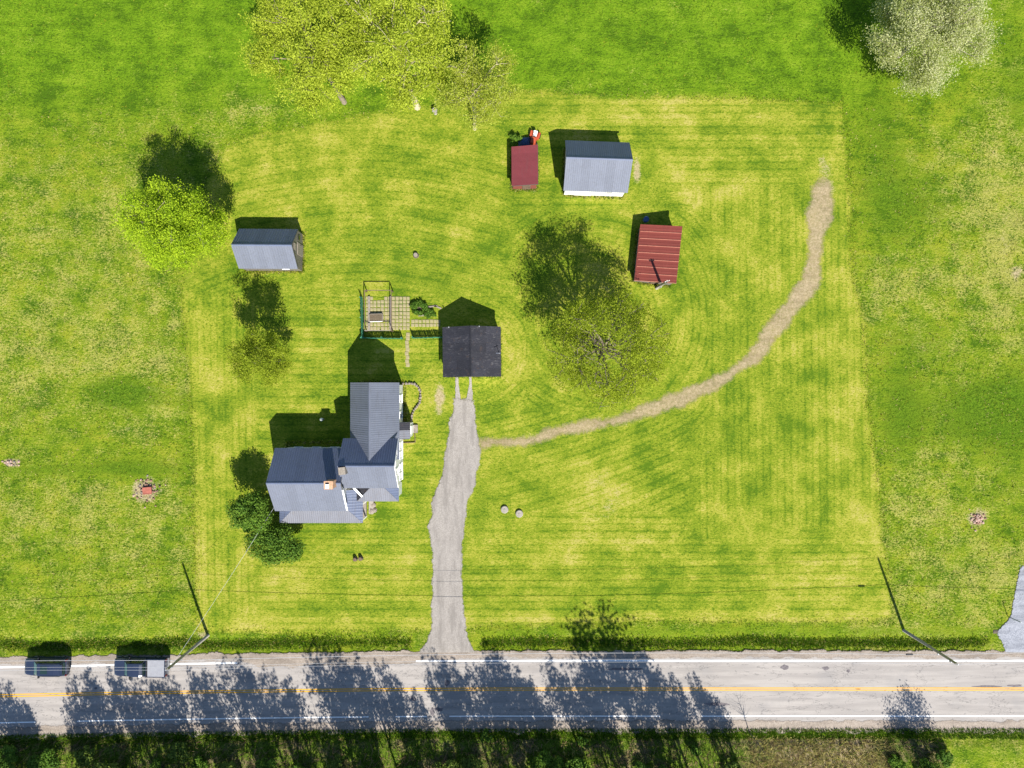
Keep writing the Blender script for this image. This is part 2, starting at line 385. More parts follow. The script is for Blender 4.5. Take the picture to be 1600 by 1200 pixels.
# bare soil
dirt = blobs([(687, 625, 9, 22, 1.3), (893, 740, 20, 14, .2), (950, 775, 38, 44, .5), (880, 880, 26, 20, .3), (995, 262, 6, 22, .9), (840, 300, 22, 5, .4), (1284, 240, 10, 22, .35), (1278, 215, 8, 10, .3), (1300, 300, 10, 20, .35), (1255, 450, 24, 18, .3),
    (228, 765, 24, 20, 1.2), (1526, 809, 15, 15, 1.2), (16, 722, 14, 7, 1.2), (405, 168, 20, 5, .45), (340, 210, 22, 5, .4), (1590, 425, 14, 14, .5), (1567, 350, 12, 60, .42), (1552, 240, 12, 60, .34), (1588, 410, 14, 30, .3), (490, 862, 6, 8, .5), (318, 990, 14, 7, .7), (1430, 975, 18, 5, .4),
    (605, 652, 9, 55, -.2), (636, 640, 8, 30, .35), (800, 560, 8, 40, .3), (728, 610, 16, 18, .25), (670, 800, 6, 20, .4), (815, 292, 30, 5, .4), (930, 310, 50, 4, .45), (420, 422, 45, 4, .35), (520, 655, 40, 30, .25), (850, 880, 16, 14, .2), (200, 670, 8, 8, .5), (575, 873, 20, 8, .2)])
dirt += 0.5 * np.exp(-((PY - 1141 - bend(PX)) / 4) ** 2)
# leaf litter and dead brush south of the road
litter = sstep(1150, 1160, PY - bend(PX)) * (1 - sstep(1440, 1500, PX))
dryb = litter * sstep(1150, 1230, PX) * (1 - sstep(1340, 1420, PX))
# mowing pattern: distance coordinate across the mower passes, and how strongly they show
phase = Y / 0.95; amp = 0.6 * np.ones(X.shape)
vert = (PX > 1000) & (PY > 300) & (PY < 850) & (PX > 1090 + 0.0 * PY)
phase = np.where((PX > 1080) & (PY > 290) & (PY < 835 + 20 * (n_md - .5)), X / 0.95 + 0.012 * (Y) ** 1, phase); amp = np.where((PX > 1080) & (PY > 290) & (PY < 835), 0.46, amp)
rr = np.hypot((PX - 925) * 1.0, (PY - 500) * 1.0) / S
ring = (rr < 17) & (PX > 800) & (PY < 700) & (PY > 330) & ((PX < 1110) | (rr < 12.5))
phase = np.where(ring, rr / 0.95, phase); amp = np.where(ring, 0.5, amp)
rr2 = np.hypot((PX - 740) / 1.0, (PY - 548)) / S
ring2 = (rr2 < 8) & (PX > 700) & (PX < 822) & (PY > 470) & (PY < 640)
phase = np.where(ring2, rr2 / 0.9, phase); amp = np.where(ring2, 0.5, amp)
lv = (PX < 400) & (PY > 420); phase = np.where(lv, X / 0.9 + 0.02 * Y, phase); amp = np.where(lv, 0.5, amp)
ul = (PX < 800) & (PY < 460) & (PY > 180); cr = np.hypot(PX - 560, (PY - 1000) * 1.0) / S
phase = np.where(ul, cr / 1.0, phase); amp = np.where(ul, 0.45, amp)
diag = (PX > 750) & (PX < 1080) & (PY > 640) & (PY < 800); dph = (Y - 0.30 * X - 0.006 * (X - 5) ** 2) / 0.95
phase = np.where(diag, dph, phase)
amp = amp * mow; phase = phase * 1.2
def near_poly(pts):
    d = np.full(PX.shape, 1e9)
    for (x1, y1), (x2, y2) in zip(pts[:-1], pts[1:]):
        ex, ey = x2 - x1, y2 - y1; t = np.clip(((PX - x1) * ex + (PY - y1) * ey) / (ex * ex + ey * ey), 0, 1)
        d = np.minimum(d, np.hypot(PX - x1 - t * ex, PY - y1 - t * ey))
    return d
PATH = [(746, 693, 8), (771, 690, 8), (800, 691, 7), (820, 689, 7.5), (843, 684, 8.5), (872, 675, 9), (920, 664, 9), (955, 660, 7), (985, 650, 9), (1020, 638, 10), (1060, 624, 11), (1100, 608, 10), (1140, 584, 9),
        (1176, 558, 10), (1192, 538, 11), (1220, 500, 12), (1240, 476, 12), (1256, 456, 13), (1268, 430, 13), (1274, 400, 10), (1276, 370, 12), (1280, 335, 16), (1285, 305, 14), (1289, 282, 10), (1289, 270, 7), (1288, 260, 5)]
dp = near_poly([(a, b) for a, b, c in PATH])
dirt += 0.55 * np.exp(-(dp / 13) ** 2); straw += 0.25 * np.exp(-(dp / 24) ** 2)

gme = np_mesh('ground', np.stack([X, Y, Z], 1), F, None, True) if False else None
def ground_mat():
    t = NT('grass_ground'); c = t.coord('Object')
    def c2(v): return t.m('SUBTRACT', v, 0.5)
    def sh(off):
        mp = t.n('ShaderNodeMapping'); t.t.links.new(c, mp.inputs[0]); mp.inputs['Location'].default_value = off; return mp.outputs[0]
    nA = t.noise(c, 0.45, 4, 0.6); nC = t.noise(c, 3.4, 3, 0.7); nD = t.noise(c, 7.5, 2, 0.7); nG = t.noise(t.coord('Object', (0.7, 1.3, 1), (0, 0, 0.3)), 4.6, 2, 0.6)
    nP = t.noise(c, 0.30, 9, 0.72); nQ = t.noise(sh((37, 11, 5)), 0.42, 9, 0.74); nL = t.noise(sh((-21, 63, 9)), 0.26, 8, 0.70); nS = t.noise(t.coord('Object', (0.35, 1.6, 1), (0, 0, 0.05)), 0.8, 7, 0.68)
    mow, straw, lush, dirt, viv = t.attr('mow'), t.attr('straw'), t.attr('lush'), t.attr('dirt'), t.attr('vivid')
    lit, dry, ph, amp = t.attr('litter'), t.attr('dry'), t.attr('phase'), t.attr('amp')
    fine = t.m('ADD', t.m('MULTIPLY', nG, 0.5), t.m('MULTIPLY', nD, 0.5)); finec = c2(fine)
    clump = t.m('ADD', t.m('MULTIPLY', nC, 0.55), t.m('MULTIPLY', nD, 0.45))
    # field: deep, fresh and yellowish green, then straw
    g = t.m('ADD', t.m('MULTIPLY', c2(nP), 5.4), t.m('ADD', t.m('MULTIPLY', c2(nS), 2.4), t.m('MULTIPLY', finec, 3.8)))
    g = t.m('SUBTRACT', g, t.m('MULTIPLY', viv, 0.10))
    fg = t.mix(t.ramp(g, -0.85, 0.05), (0.050, 0.104, 0.006), t.mix(viv, (0.124, 0.184, 0.010), (0.100, 0.184, 0.008)))
    fg = t.mix(t.ramp(g, 0.0, 0.85), fg, t.mix(viv, (0.200, 0.228, 0.018), (0.150, 0.235, 0.013)))
    sf = t.m('ADD', straw, t.m('ADD', t.m('MULTIPLY', c2(nQ), 3.4), t.m('MULTIPLY', finec, 4.2)))
    fg = t.mix(t.m('MULTIPLY', t.ramp(sf, 0.48, 1.35), 0.72), fg, t.mix(t.ramp(clump, 0.4, 0.6), (0.22, 0.215, 0.040), (0.35, 0.315, 0.095)))
    # lawn
    mod = t.m('MULTIPLY', amp, t.m('MULTIPLY', t.ramp(t.noise(c, 0.16, 4, 0.6), 0.34, 0.54), t.ramp(t.noise(c, 0.9, 4, 0.7), 0.28, 0.56)))
    pw = t.m('ADD', t.m('MULTIPLY', ph, 0.37), t.m('MULTIPLY', nA, 0.9))
    st = t.m('MULTIPLY', t.m('SINE', t.m('MULTIPLY', pw, 6.2832)), mod)
    thin = t.m('POWER', t.m('ABSOLUTE', t.m('SINE', t.m('MULTIPLY', t.m('ADD', ph, t.m('MULTIPLY', nA, 0.45)), 3.1416))), 10.0)
    lw = t.m('ADD', t.m('MULTIPLY', c2(nL), 3.6), t.m('ADD', straw, t.m('MULTIPLY', st, 0.36)))
    lw = t.m('ADD', lw, t.m('ADD', t.m('MULTIPLY', finec, 3.4), t.m('MULTIPLY', c2(nP), 1.4)))
    lw = t.m('SUBTRACT', lw, t.m('MULTIPLY', t.m('MULTIPLY', thin, mod), 0.88))
    lg = t.mix(t.ramp(lw, -0.50, 0.25), (0.066, 0.122, 0.008), (0.148, 0.195, 0.014))
    lg = t.mix(t.ramp(lw, 0.20, 0.75), lg, (0.242, 0.252, 0.030))
    lg = t.mix(t.m('MULTIPLY', t.ramp(lw, 0.72, 1.35), 0.85), lg, (0.345, 0.300, 0.085))
    col = t.mix(mow, fg, lg)
    lf = t.m('ADD', lush, t.m('ADD', t.m('MULTIPLY', c2(nP), 1.6), t.m('MULTIPLY', finec, 1.2)))
    col = t.mix(t.m('MULTIPLY', t.ramp(lf, 0.2, 0.8), 0.9), col, t.mix(t.ramp(clump, 0.40, 0.60), (0.034, 0.080, 0.005), (0.092, 0.165, 0.010)))
    lc = t.mix(t.ramp(fine, 0.4, 0.6), (0.065, 0.060, 0.030), (0.20, 0.155, 0.085))
    lc = t.mix(t.ramp(nP, 0.40, 0.52), lc, t.mix(t.ramp(clump, 0.4, 0.6), (0.05, 0.095, 0.010), (0.13, 0.185, 0.02)))
    lc = t.mix(t.m('MULTIPLY', dry, 0.85), lc, t.mix(t.ramp(t.m('ADD', t.m('MULTIPLY', clump, 0.5), t.m('MULTIPLY', nQ, 0.5)), 0.42, 0.58), (0.10, 0.075, 0.045), (0.44, 0.34, 0.22)))
    lfa = t.ramp(t.m('ADD', lit, t.m('MULTIPLY', c2(nQ), 2.0)), 0.3, 0.7)
    col = t.mix(lfa, col, lc)
    df = t.m('ADD', dirt, t.m('ADD', t.m('MULTIPLY', c2(nQ), 2.0), t.m('MULTIPLY', finec, 1.2)))
    dc = t.mix(t.ramp(clump, 0.38, 0.62), (0.25, 0.195, 0.11), (0.38, 0.31, 0.20))
    col = t.mix(t.m('MULTIPLY', t.ramp(df, 0.38, 0.95), 0.85), col, dc)
    gap = t.m('MULTIPLY', t.ramp(fine, 0.47, 0.35), t.m('SUBTRACT', 0.85, t.m('MULTIPLY', mow, 0.30)))
    col = t.mix(t.m('MULTIPLY', gap, t.m('SUBTRACT', 1.0, t.m('MULTIPLY', dirt, 0.8, None, True))), col, (0.045, 0.072, 0.008))
    hgt = t.m('ADD', t.m('MULTIPLY', nC, 0.5), t.m('ADD', t.m('MULTIPLY', nD, 0.35), t.m('MULTIPLY', nP, 1.6)))
    bs = t.n('ShaderNodeBump'); bs.inputs['Distance'].default_value = 0.22
    t.set(bs.inputs['Strength'], t.m('SUBTRACT', 0.95, t.m('MULTIPLY', mow, 0.4))); t.set(bs.inputs['Height'], hgt)
    return t.surf(t.bsdf(col, 0.95, 0, 0.02, bs.outputs[0]))
M['ground'] = ground_mat()
gme = np_mesh('ground', np.stack([X, Y, Z], 1), F, M['ground'], True)
for nm, a in (('mow', mow), ('straw', straw), ('lush', lush), ('dirt', dirt), ('vivid', vivid), ('litter', litter), ('dry', dryb), ('phase', phase), ('amp', amp)):
    at = gme.attributes.new(nm, 'FLOAT', 'POINT'); at.data.foreach_set('value', np.asarray(a, np.float32))
ground = link(bpy.data.objects.new('ground', gme)); tag(ground, kind='structure')

# ------------------------------------------------------------------ road, shoulders, paint
def asphalt():
    t = NT('aged_asphalt'); c = t.coord('Object')
    n1 = t.noise(t.coord('Object', (0.12, 1.4, 1)), 1.0, 4, 0.6); n2 = t.noise(c, 14, 3, 0.7); n3 = t.noise(c, 0.35, 4)
    base = t.mix(t.ramp(n1, 0.3, 0.7), (0.250, 0.228, 0.212), (0.335, 0.306, 0.282))
    base = t.mix(t.m('MULTIPLY', t.ramp(n2, 0.4, 0.7), 0.3), base, (0.20, 0.19, 0.185))
    base = t.mix(t.m('MULTIPLY', t.ramp(n3, 0.5, 0.75), 0.35), base, (0.19, 0.185, 0.185))
    # cracks: long wavering ones along the wheel tracks and a few across
    w = t.noise(t.coord('Object', (0.10, 0.55, 1)), 1.0, 5, 0.62)
    cr = t.m('LESS_THAN', t.m('ABSOLUTE', t.m('SUBTRACT', w, 0.5)), 0.0035)
    w2 = t.noise(t.coord('Object', (0.09, 0.12, 1)), 1.0, 6, 0.66)
    cr2 = t.m('LESS_THAN', t.m('ABSOLUTE', t.m('SUBTRACT', w2, 0.47)), 0.0016)
    base = t.mix(t.m('MULTIPLY', t.m('MAXIMUM', cr, cr2), 0.5), base, (0.07, 0.068, 0.068))
    return t.surf(t.bsdf(base, 0.85, 0, 0.25, t.bump(n2, 0.25, 0.01)))
M['asphalt'] = asphalt()
M['patch'] = plain('asphalt_patch', (0.13, 0.115, 0.12), 0.9, var=0.3, scale=4)
def loose(name, c1, c2, c3, edge=True, scale=9.0, lo=0.15, hi=0.55, streak=(0.25, 0.9, 1)):
    t = NT(name); c = t.coord('Object'); n1 = t.noise(c, 0.7, 4, 0.6); n2 = t.noise(c, scale, 4, 0.75); n3 = t.noise(c, 2.6, 4, 0.7)
    base = t.mix(t.ramp(n2, 0.34, 0.66), c1, c2); base = t.mix(t.m('MULTIPLY', t.ramp(n1, 0.4, 0.7), 0.5), base, c3)
    n4 = t.noise(t.coord('Object', streak), 1.0, 6, 0.7); base = t.mix(t.m('MULTIPLY', t.ramp(n4, 0.44, 0.64), 0.55), base, tuple(v * 0.72 for v in c1))
    sh = t.bsdf(base, 0.95, 0, 0.15, t.bump(n2, 0.6, 0.04))
    if edge:
        e = t.attr('edge'); f = t.m('ADD', e, t.m('ADD', t.m('MULTIPLY', t.m('SUBTRACT', n3, 0.5), 1.1), t.m('MULTIPLY', t.m('SUBTRACT', n2, 0.5), 0.5)))
        sh = t.alpha(sh, t.ramp(f, lo, hi))
    return t.surf(sh)
M['shoulder'] = loose('gravel_shoulder', (0.20, 0.165, 0.135), (0.345, 0.295, 0.25), (0.26, 0.22, 0.185))
M['driveway'] = loose('driveway_gravel', (0.21, 0.19, 0.172), (0.315, 0.29, 0.265), (0.225, 0.205, 0.187), lo=0.15, hi=0.6, streak=(1.3, 0.22, 1))
M['bluegravel'] = loose('blue_grey_gravel', (0.17, 0.18, 0.21), (0.34, 0.35, 0.385), (0.25, 0.26, 0.29), lo=0.12, hi=0.4)
M['dirtpath'] = loose('dirt_path', (0.285, 0.222, 0.125), (0.385, 0.31, 0.195), (0.33, 0.26, 0.14), scale=5.0, lo=0.25, hi=1.35)
def paint(name, col, wear):
    t = NT(name); c = t.coord('Object'); n = t.noise(t.coord('Object', (0.8, 3, 1)), 2.5, 5, 0.75); n2 = t.noise(c, 0.5, 2)
    f = t.ramp(t.m('ADD', n, t.m('MULTIPLY', t.m('SUBTRACT', n2, 0.5), 0.5)), wear, wear + 0.14)
    return t.surf(t.alpha(t.bsdf(col, 0.7, 0, 0.3), f))
M['white_paint'] = paint('white_road_paint', (0.80, 0.80, 0.79), 0.27)
M['yellow_paint'] = paint('yellow_road_paint', (0.62, 0.31, 0.014), 0.24)

def strip_mesh(name, xs, lo, hi, ncol, zf, mat, edges=(1, 1), ew=0.5):
    """sheet between curves lo(x) and hi(x); attribute edge rises from 0 at the chosen borders"""
    lo = np.asarray(lo); hi = np.asarray(hi); V = []; E = []
    for j in range(ncol + 1):
        t = j / ncol; y = lo + (hi - lo) * t; V.append(np.stack([xs, y, zf(xs, y)], 1))
        e = np.ones(len(xs)) * 1.0
        if edges[0]: e = np.minimum(e, (y - lo) / ew)
        if edges[1]: e = np.minimum(e, (hi - y) / ew)
        E.append(np.clip(e, 0, 1))
    V = np.concatenate(V); E = np.concatenate(E); n = len(xs); idx = np.arange(len(V)).reshape(ncol + 1, n)
    F = np.stack([idx[:-1, :-1].ravel(), idx[:-1, 1:].ravel(), idx[1:, 1:].ravel(), idx[1:, :-1].ravel()], 1)
    me = np_mesh(name, V, F, mat, True); at = me.attributes.new('edge', 'FLOAT', 'POINT'); at.data.foreach_set('value', E.astype(np.float32))
    return link(bpy.data.objects.new(name, me))
xs = np.concatenate([np.linspace(-600, -64, 30), np.arange(-62, 62.1, 0.4), np.linspace(64, 600, 30)])
def road_z(x, y):
    d = np.abs(y - road_y(x, 1076)); return 0.060 - 0.012 * (d / 3.2) ** 2
ej = lambda s, a: a * (vnoise(xs + 700, xs * 0 + s, 1.1, s) - 0.5) + 0.4 * a * (vnoise(xs + 700, xs * 0 + s, 4, s + 1) - 0.5)
road = strip_mesh('road', xs, road_y(xs, 1130) + ej(31, 0.25), road_y(xs, 1023) + ej(32, 0.25), 14, road_z, M['asphalt'], (0, 0)); tag(road, kind='structure')
shz = lambda off: (lambda x, y: np.maximum(gz(x, y) + 0.03, 0.012 + 0 * x) + off)
ns = strip_mesh('gravel_shoulder_north', xs, road_y(xs, 1029 - 0) + ej(41, 0.35) , road_y(xs, 1015) + ej(42, 0.3), 8, lambda x, y: 0.066 - 0.045 * sstep(0.0, 1.1, y - road_y(x, 1028)), M['shoulder'], (1, 1), 0.42); tag(ns, kind='structure')
ss = strip_mesh('gravel_shoulder_south', xs, road_y(xs, 1146) + ej(43, 0.5), road_y(xs, 1124) + ej(44, 0.4), 8, lambda x, y: 0.064 - 0.05 * sstep(0.3, 1.4, road_y(x, 1124) - y), M['shoulder'], (1, 1), 0.42); tag(ss, kind='structure')
# gravel washed over the north edge line west of the driveway
gxs = np.linspace(*[(p - 800) / S for p in (372, 668)], 60); e2 = 0.5 * (vnoise(gxs + 99, gxs * 0, 0.9, 9) - 0.5)
fade = np.clip(np.minimum(gxs - gxs[0], gxs[-1] - gxs) / 2.0, 0.0, 1)
gw = strip_mesh('gravel_drift', gxs, road_y(gxs, 1028) - (13 / S) * fade + e2 * fade, road_y(gxs, 1020) + 0 * gxs, 8, lambda x, y: road_z(x, y) + 0.012, M['shoulder'], (1, 0), 0.5); tag(gw, kind='structure')

def line_obj(name, py, width, segs, mat, off=0.006):
    for a, b in segs:
        lx = np.arange((a - 800) / S, (b - 800) / S + 0.01, 0.5); yc = road_y(lx, py)
        o = strip_mesh(name, lx, yc - width / 2, yc + width / 2, 1, lambda x, y: road_z(x, y) + off, mat, (0, 0)); tag(o, kind='structure')
line_obj('white_edge_line', 1032, 0.17, [(-700, 376), (650, 2300)], M['white_paint'], 0.016)
line_obj('white_edge_line', 1118.5, 0.13, [(-700, 60), (121, 580), (618, 672), (702, 1037), (1096, 2300)], M['white_paint'], 0.010)
line_obj('yellow_centre_line', 1074.6, 0.115, [(-700, 2300)], M['yellow_paint'], 0.006)
line_obj('yellow_centre_line', 1077.9, 0.115, [(-700, 2300)], M['yellow_paint'], 0.006)
def patch(px, py, rx, ry, seed):
    q = random.Random(seed); m = MB(); n = 11; cx, cy = P(px, py); vs = []
    for k in range(n):
        a = 2 * math.pi * k / n; r = q.uniform(0.7, 1.2); x = cx + math.cos(a) * rx / S * r; y = cy + math.sin(a) * ry / S * r
        vs.append((x, y, float(road_z(x, y)) + 0.004))
    m.add(vs, [tuple(range(n))]).build('asphalt_patch', M['patch'], road)
for i, a in enumerate([(1290, 1044, 6, 3.5), (1226, 1042, 7, 4), (1325, 1048, 3, 2.5), (699, 1067, 4, 5), (645, 1091, 5, 4), (685, 1108, 8, 3), (1120, 1100, 18, 3), (980, 1045, 30, 2), (1540, 1072, 26, 1.6), (1585, 1071, 12, 2), (213, 1083, 4, 2), (150, 1075, 3, 2), (1340, 1076, 4, 1.2), (675, 1112, 4, 7)]):
    patch(*a, seed=i + 50)

def ribbon(name, pts, mat, zoff=0.02, ncol=10, step=0.35, jitter=0.25, ew=0.35, seed=1, caps=(0, 0)):
    """sheet that follows a list of (left, right) plan points"""
    L = np.array([p[0] for p in pts], float); R = np.array([p[1] for p in pts], float)
    C = (L + R) / 2; s = np.concatenate([[0], np.cumsum(np.hypot(*np.diff(C, axis=0).T))]); n = int(s[-1] / step) + 2; q = np.linspace(0, s[-1], n)
    Lx = np.interp(q, s, L[:, 0]); Ly = np.interp(q, s, L[:, 1]); Rx = np.interp(q, s, R[:, 0]); Ry = np.interp(q, s, R[:, 1])
    jl = jitter * (vnoise(q + 50, q * 0 + seed, 0.9, seed) - 0.5) + 0.5 * jitter * (vnoise(q + 50, q * 0 + seed, 3, seed + 1) - 0.5)
    jr = jitter * (vnoise(q + 90, q * 0 + seed, 0.9, seed + 2) - 0.5) + 0.5 * jitter * (vnoise(q + 90, q * 0 + seed, 3, seed + 3) - 0.5)
    W = np.maximum(np.hypot(Rx - Lx, Ry - Ly), 1e-3); ux, uy = (Rx - Lx) / W, (Ry - Ly) / W
    Lx = Lx - ux * jl; Ly = Ly - uy * jl; Rx = Rx + ux * jr; Ry = Ry + uy * jr; W = np.hypot(Rx - Lx, Ry - Ly)
    V = []; E = []
    for j in range(ncol + 1):
        t = j / ncol; x = Lx + (Rx - Lx) * t; y = Ly + (Ry - Ly) * t; V.append(np.stack([x, y, gz(x, y) + zoff], 1))
        e = np.minimum(np.minimum(t, 1 - t) * W / ew, 1.0)
        if caps[0]: e = np.minimum(e, q / caps[0])
        if caps[1]: e = np.minimum(e, (q[-1] - q) / caps[1])
        E.append(np.clip(e, 0, 1))
    V = np.concatenate(V); E = np.concatenate(E); idx = np.arange(len(V)).reshape(ncol + 1, n)
    F = np.stack([idx[:-1, :-1].ravel(), idx[:-1, 1:].ravel(), idx[1:, 1:].ravel(), idx[1:, :-1].ravel()], 1)
    me = np_mesh(name, V, F, mat, True); at = me.attributes.new('edge', 'FLOAT', 'POINT'); at.data.foreach_set('value', E.astype(np.float32))
    o = link(bpy.data.objects.new(name, me)); tag(o, kind='structure'); return o
DRV = [((709, 618), (738, 622)), ((709, 640), (741, 640)), ((707, 650), (742, 655)), ((701, 658), (743, 668)), ((703, 676), (744, 680)), ((699, 697), (749, 697)), ((695, 724), (749, 716)), ((692, 743), (744, 738)), ((684, 761), (742, 757)), ((677, 783), (731, 778)),
       ((677, 804), (727, 801)), ((668, 821), (724, 825)), ((674, 838), (723, 842)), ((675, 860), (721, 860)), ((678, 900), (720, 900)), ((677, 940), (722, 940)), ((675, 985), (728, 985)), ((667, 1004), (734, 1004)), ((656, 1018), (740, 1018)), ((648, 1026), (744, 1026))]
drive = ribbon('driveway', [(P(a[0] - 3.5, a[1]), P(b[0] + 3.5, b[1])) for a, b in DRV], M['driveway'], 0.075, 20, 0.3, 0.28, 0.5, 5, (0.8, 0))
ribbon('driveway_wheel_track', [(P(711.5, 586), P(716, 586)), (P(711.5, 600), P(717, 600)), (P(710, 630), P(722, 630))], M['driveway'], 0.068, 4, 0.2, 0.12, 0.14, 6, (0, 0.6))
ribbon('driveway_wheel_track', [(P(732.5, 586), P(737.5, 586)), (P(732, 604), P(738, 604)), (P(726, 632), P(740, 632))], M['driveway'], 0.068, 4, 0.2, 0.12, 0.14, 7, (0, 0.6))
def offs(path):
    out = []
    for i, (x, y, w) in enumerate(path):
        a = path[max(i - 1, 0)]; b = path[min(i + 1, len(path) - 1)]; dx, dy = b[0] - a[0], b[1] - a[1]; d = math.hypot(dx, dy); nx_, ny_ = -dy / d, dx / d
        out.append((P(x + nx_ * w * 1.75, y + ny_ * w * 1.75), P(x - nx_ * w * 1.75, y - ny_ * w * 1.75)))
    return out
ribbon('dirt_path', offs(PATH), M['dirtpath'], 0.012, 14, 0.35, 0.5, 0.85, 12, (0.5, 2.5))
ribbon('gravel_drive', [(P(1592, 880), P(1680, 880)), (P(1586, 920), P(1680, 920)), (P(1580, 950), P(1680, 950)), (P(1573, 970), P(1680, 970)), (P(1556, 988), P(1680, 988)), (P(1560, 1000), P(1680, 1000)), (P(1566, 1012), P(1690, 1012)), (P(1570, 1024), P(1700, 1024))], M['bluegravel'], 0.075, 14, 0.3, 0.3, 0.3, 15, (1.5, 0))

# ------------------------------------------------------------------ building kit
def slope(parent, o, u, v, L, vtop, mat, pw=0.92, rib=0.23, rh=0.014, name='roof_panel', vbot=None, ribs=True, deck=True):
    """Ribbed sheets on a roof slope. o eave start, u along the eave, v up the slope, vtop(u) slope length."""
    o, u, v = Vector(o), Vector(u).normalized(), Vector(v).normalized(); nrm = u.cross(v).normalized()
    if nrm.z < 0: nrm = -nrm
    vb = vbot or (lambda a: 0.0)
    np_ = max(1, round(L / pw)); w = L / np_
    for i in range(np_):
        a, b = i * w, (i + 1) * w; pts = []
        if ribs:
            k = max(1, round(w / rib)); rw = w / k
            for j in range(k):
                s = a + j * rw
                pts += [(s, rh), (s + rw * 0.16, rh), (s + rw * 0.30, 0), (s + rw * 0.86, 0)]
            pts.append((b - 0.004, rh * 0.9))
        else:
            pts = [(a + 0.004, 0), (b - 0.004, 0)]
        m = MB(); n = len(pts); vs = []
        lift = 0.003 * (i % 2)
        for (s, h) in pts: vs.append(o + u * s + v * vb(s) + nrm * (h + 0.02 + lift))
        for (s, h) in pts: vs.append(o + u * s + v * max(vtop(s), vb(s) + 1e-3) + nrm * (h + 0.02 + lift))
        for (s, h) in pts: vs.append(o + u * s + v * vb(s) + nrm * (h - 0.0))
        fs = [(j, j + 1, n + j + 1, n + j) for j in range(n - 1)] + [(2 * n + j, 2 * n + j + 1, j + 1, j) for j in range(n - 1)]
        m.add(vs, fs).build(name, mat, parent)
    if deck:
        ks = [0, L] if vtop(0) > 0.02 and vtop(L) > 0.02 and abs(vtop(L / 2) - (vtop(0) + vtop(L)) / 2) < 1e-3 else list(np.linspace(0, L, 9))
        top = [o + u * s + v * max(vtop(s), 0.001) for s in ks]; bot = [o + u * s + v * vb(s) for s in ks]
        ring = bot + top[::-1]
        MB().prism([p - nrm * 0.14 for p in ring], nrm * 0.135).build('roof_deck', M['deck'], parent)
def wall_gable(parent, x0, x1, y0, y1, ze, zr, axis, mat, z0=-0.1, name='wall'):
    if axis == 'x':
        ym = (y0 + y1) / 2
        pts = [(x0, y0, z0), (x0, y1, z0), (x0, y1, ze), (x0, ym, zr), (x0, y0, ze)]; off = (x1 - x0, 0, 0)
    else:
        xm = (x0 + x1) / 2
        pts = [(x0, y0, z0), (x1, y0, z0), (x1, y0, ze), (xm, y0, zr), (x0, y0, ze)]; off = (0, y1 - y0, 0)
    return MB().prism(pts, off).build(name, mat, parent)
def gable(parent, x0, x1, y0, y1, ze, zr, axis, mat, wallmat, over=0.28, z0=-0.1, rib=0.23, pw=0.92, ribs=True, cap=None, mats=None, wall=True):
    """x0..y1 are the roof's outer edges, ze the eave height at the drip edge, zr the ridge."""
    m1, m2 = mats or (mat, mat)
    if axis == 'x':
        ym = (y0 + y1) / 2; hs = (y1 - y0) / 2; sl = math.hypot(hs, zr - ze)
        slope(parent, (x0, y0, ze), (1, 0, 0), (0, hs, zr - ze), x1 - x0, lambda s: sl, m1, pw, rib, ribs=ribs)
        slope(parent, (x1, y1, ze), (-1, 0, 0), (0, -hs, zr - ze), x1 - x0, lambda s: sl, m2, pw, rib, ribs=ribs)
        MB().prism([(x0, ym - 0.12, zr - 0.04), (x0, ym + 0.12, zr - 0.04), (x0, ym, zr + 0.06)], (x1 - x0, 0, 0)).build('ridge_cap', cap or m2, parent)
    else:
        xm = (x0 + x1) / 2; hs = (x1 - x0) / 2; sl = math.hypot(hs, zr - ze)
        slope(parent, (x0, y1, ze), (0, -1, 0), (hs, 0, zr - ze), y1 - y0, lambda s: sl, m1, pw, rib, ribs=ribs)
        slope(parent, (x1, y0, ze), (0, 1, 0), (-hs, 0, zr - ze), y1 - y0, lambda s: sl, m2, pw, rib, ribs=ribs)
        MB().prism([(xm - 0.12, y0, zr - 0.04), (xm + 0.12, y0, zr - 0.04), (xm, y0, zr + 0.06)], (0, y1 - y0, 0)).build('ridge_cap', cap or m2, parent)
    if wall:
        g = (zr - ze) / hs
        wall_gable(parent, x0 + over, x1 - over, y0 + over, y1 - over, ze + g * over - 0.2, zr - 0.2, axis, wallmat, z0)
def window(parent, c, n, w=0.8, h=1.3, name='window'):
    """c centre on the wall face, n outward normal along x or y"""
    c = Vector(c); n = Vector(n); t = Vector((-n.y, n.x, 0)); m = MB()
    def bar(a, b, ww, hh):
        p = c + t * a + Vector((0, 0, b)) + n * 0.03; m.box(p, (abs(t.x) * ww + abs(n.x) * 0.07, abs(t.y) * ww + abs(n.y) * 0.07, hh))
    bar(-w / 2, 0, 0.09, h + 0.1); bar(w / 2, 0, 0.09, h + 0.1); bar(0, h / 2, w, 0.09); bar(0, 0, w, 0.05)
    f = m.build(name, M['trim'], parent)
    p = c + n * 0.015; MB().box(p, (abs(t.x) * w + abs(n.x) * 0.04, abs(t.y) * w + abs(n.y) * 0.04, h - 0.04)).build('pane', M['glass'], f)
    p = c + n * 0.07 + Vector((0, 0, -h / 2 - 0.05)); MB().box(p, (abs(t.x) * (w + 0.2) + abs(n.x) * 0.14, abs(t.y) * (w + 0.2) + abs(n.y) * 0.14, 0.06)).build('sill', M['trim'], f)
    return f

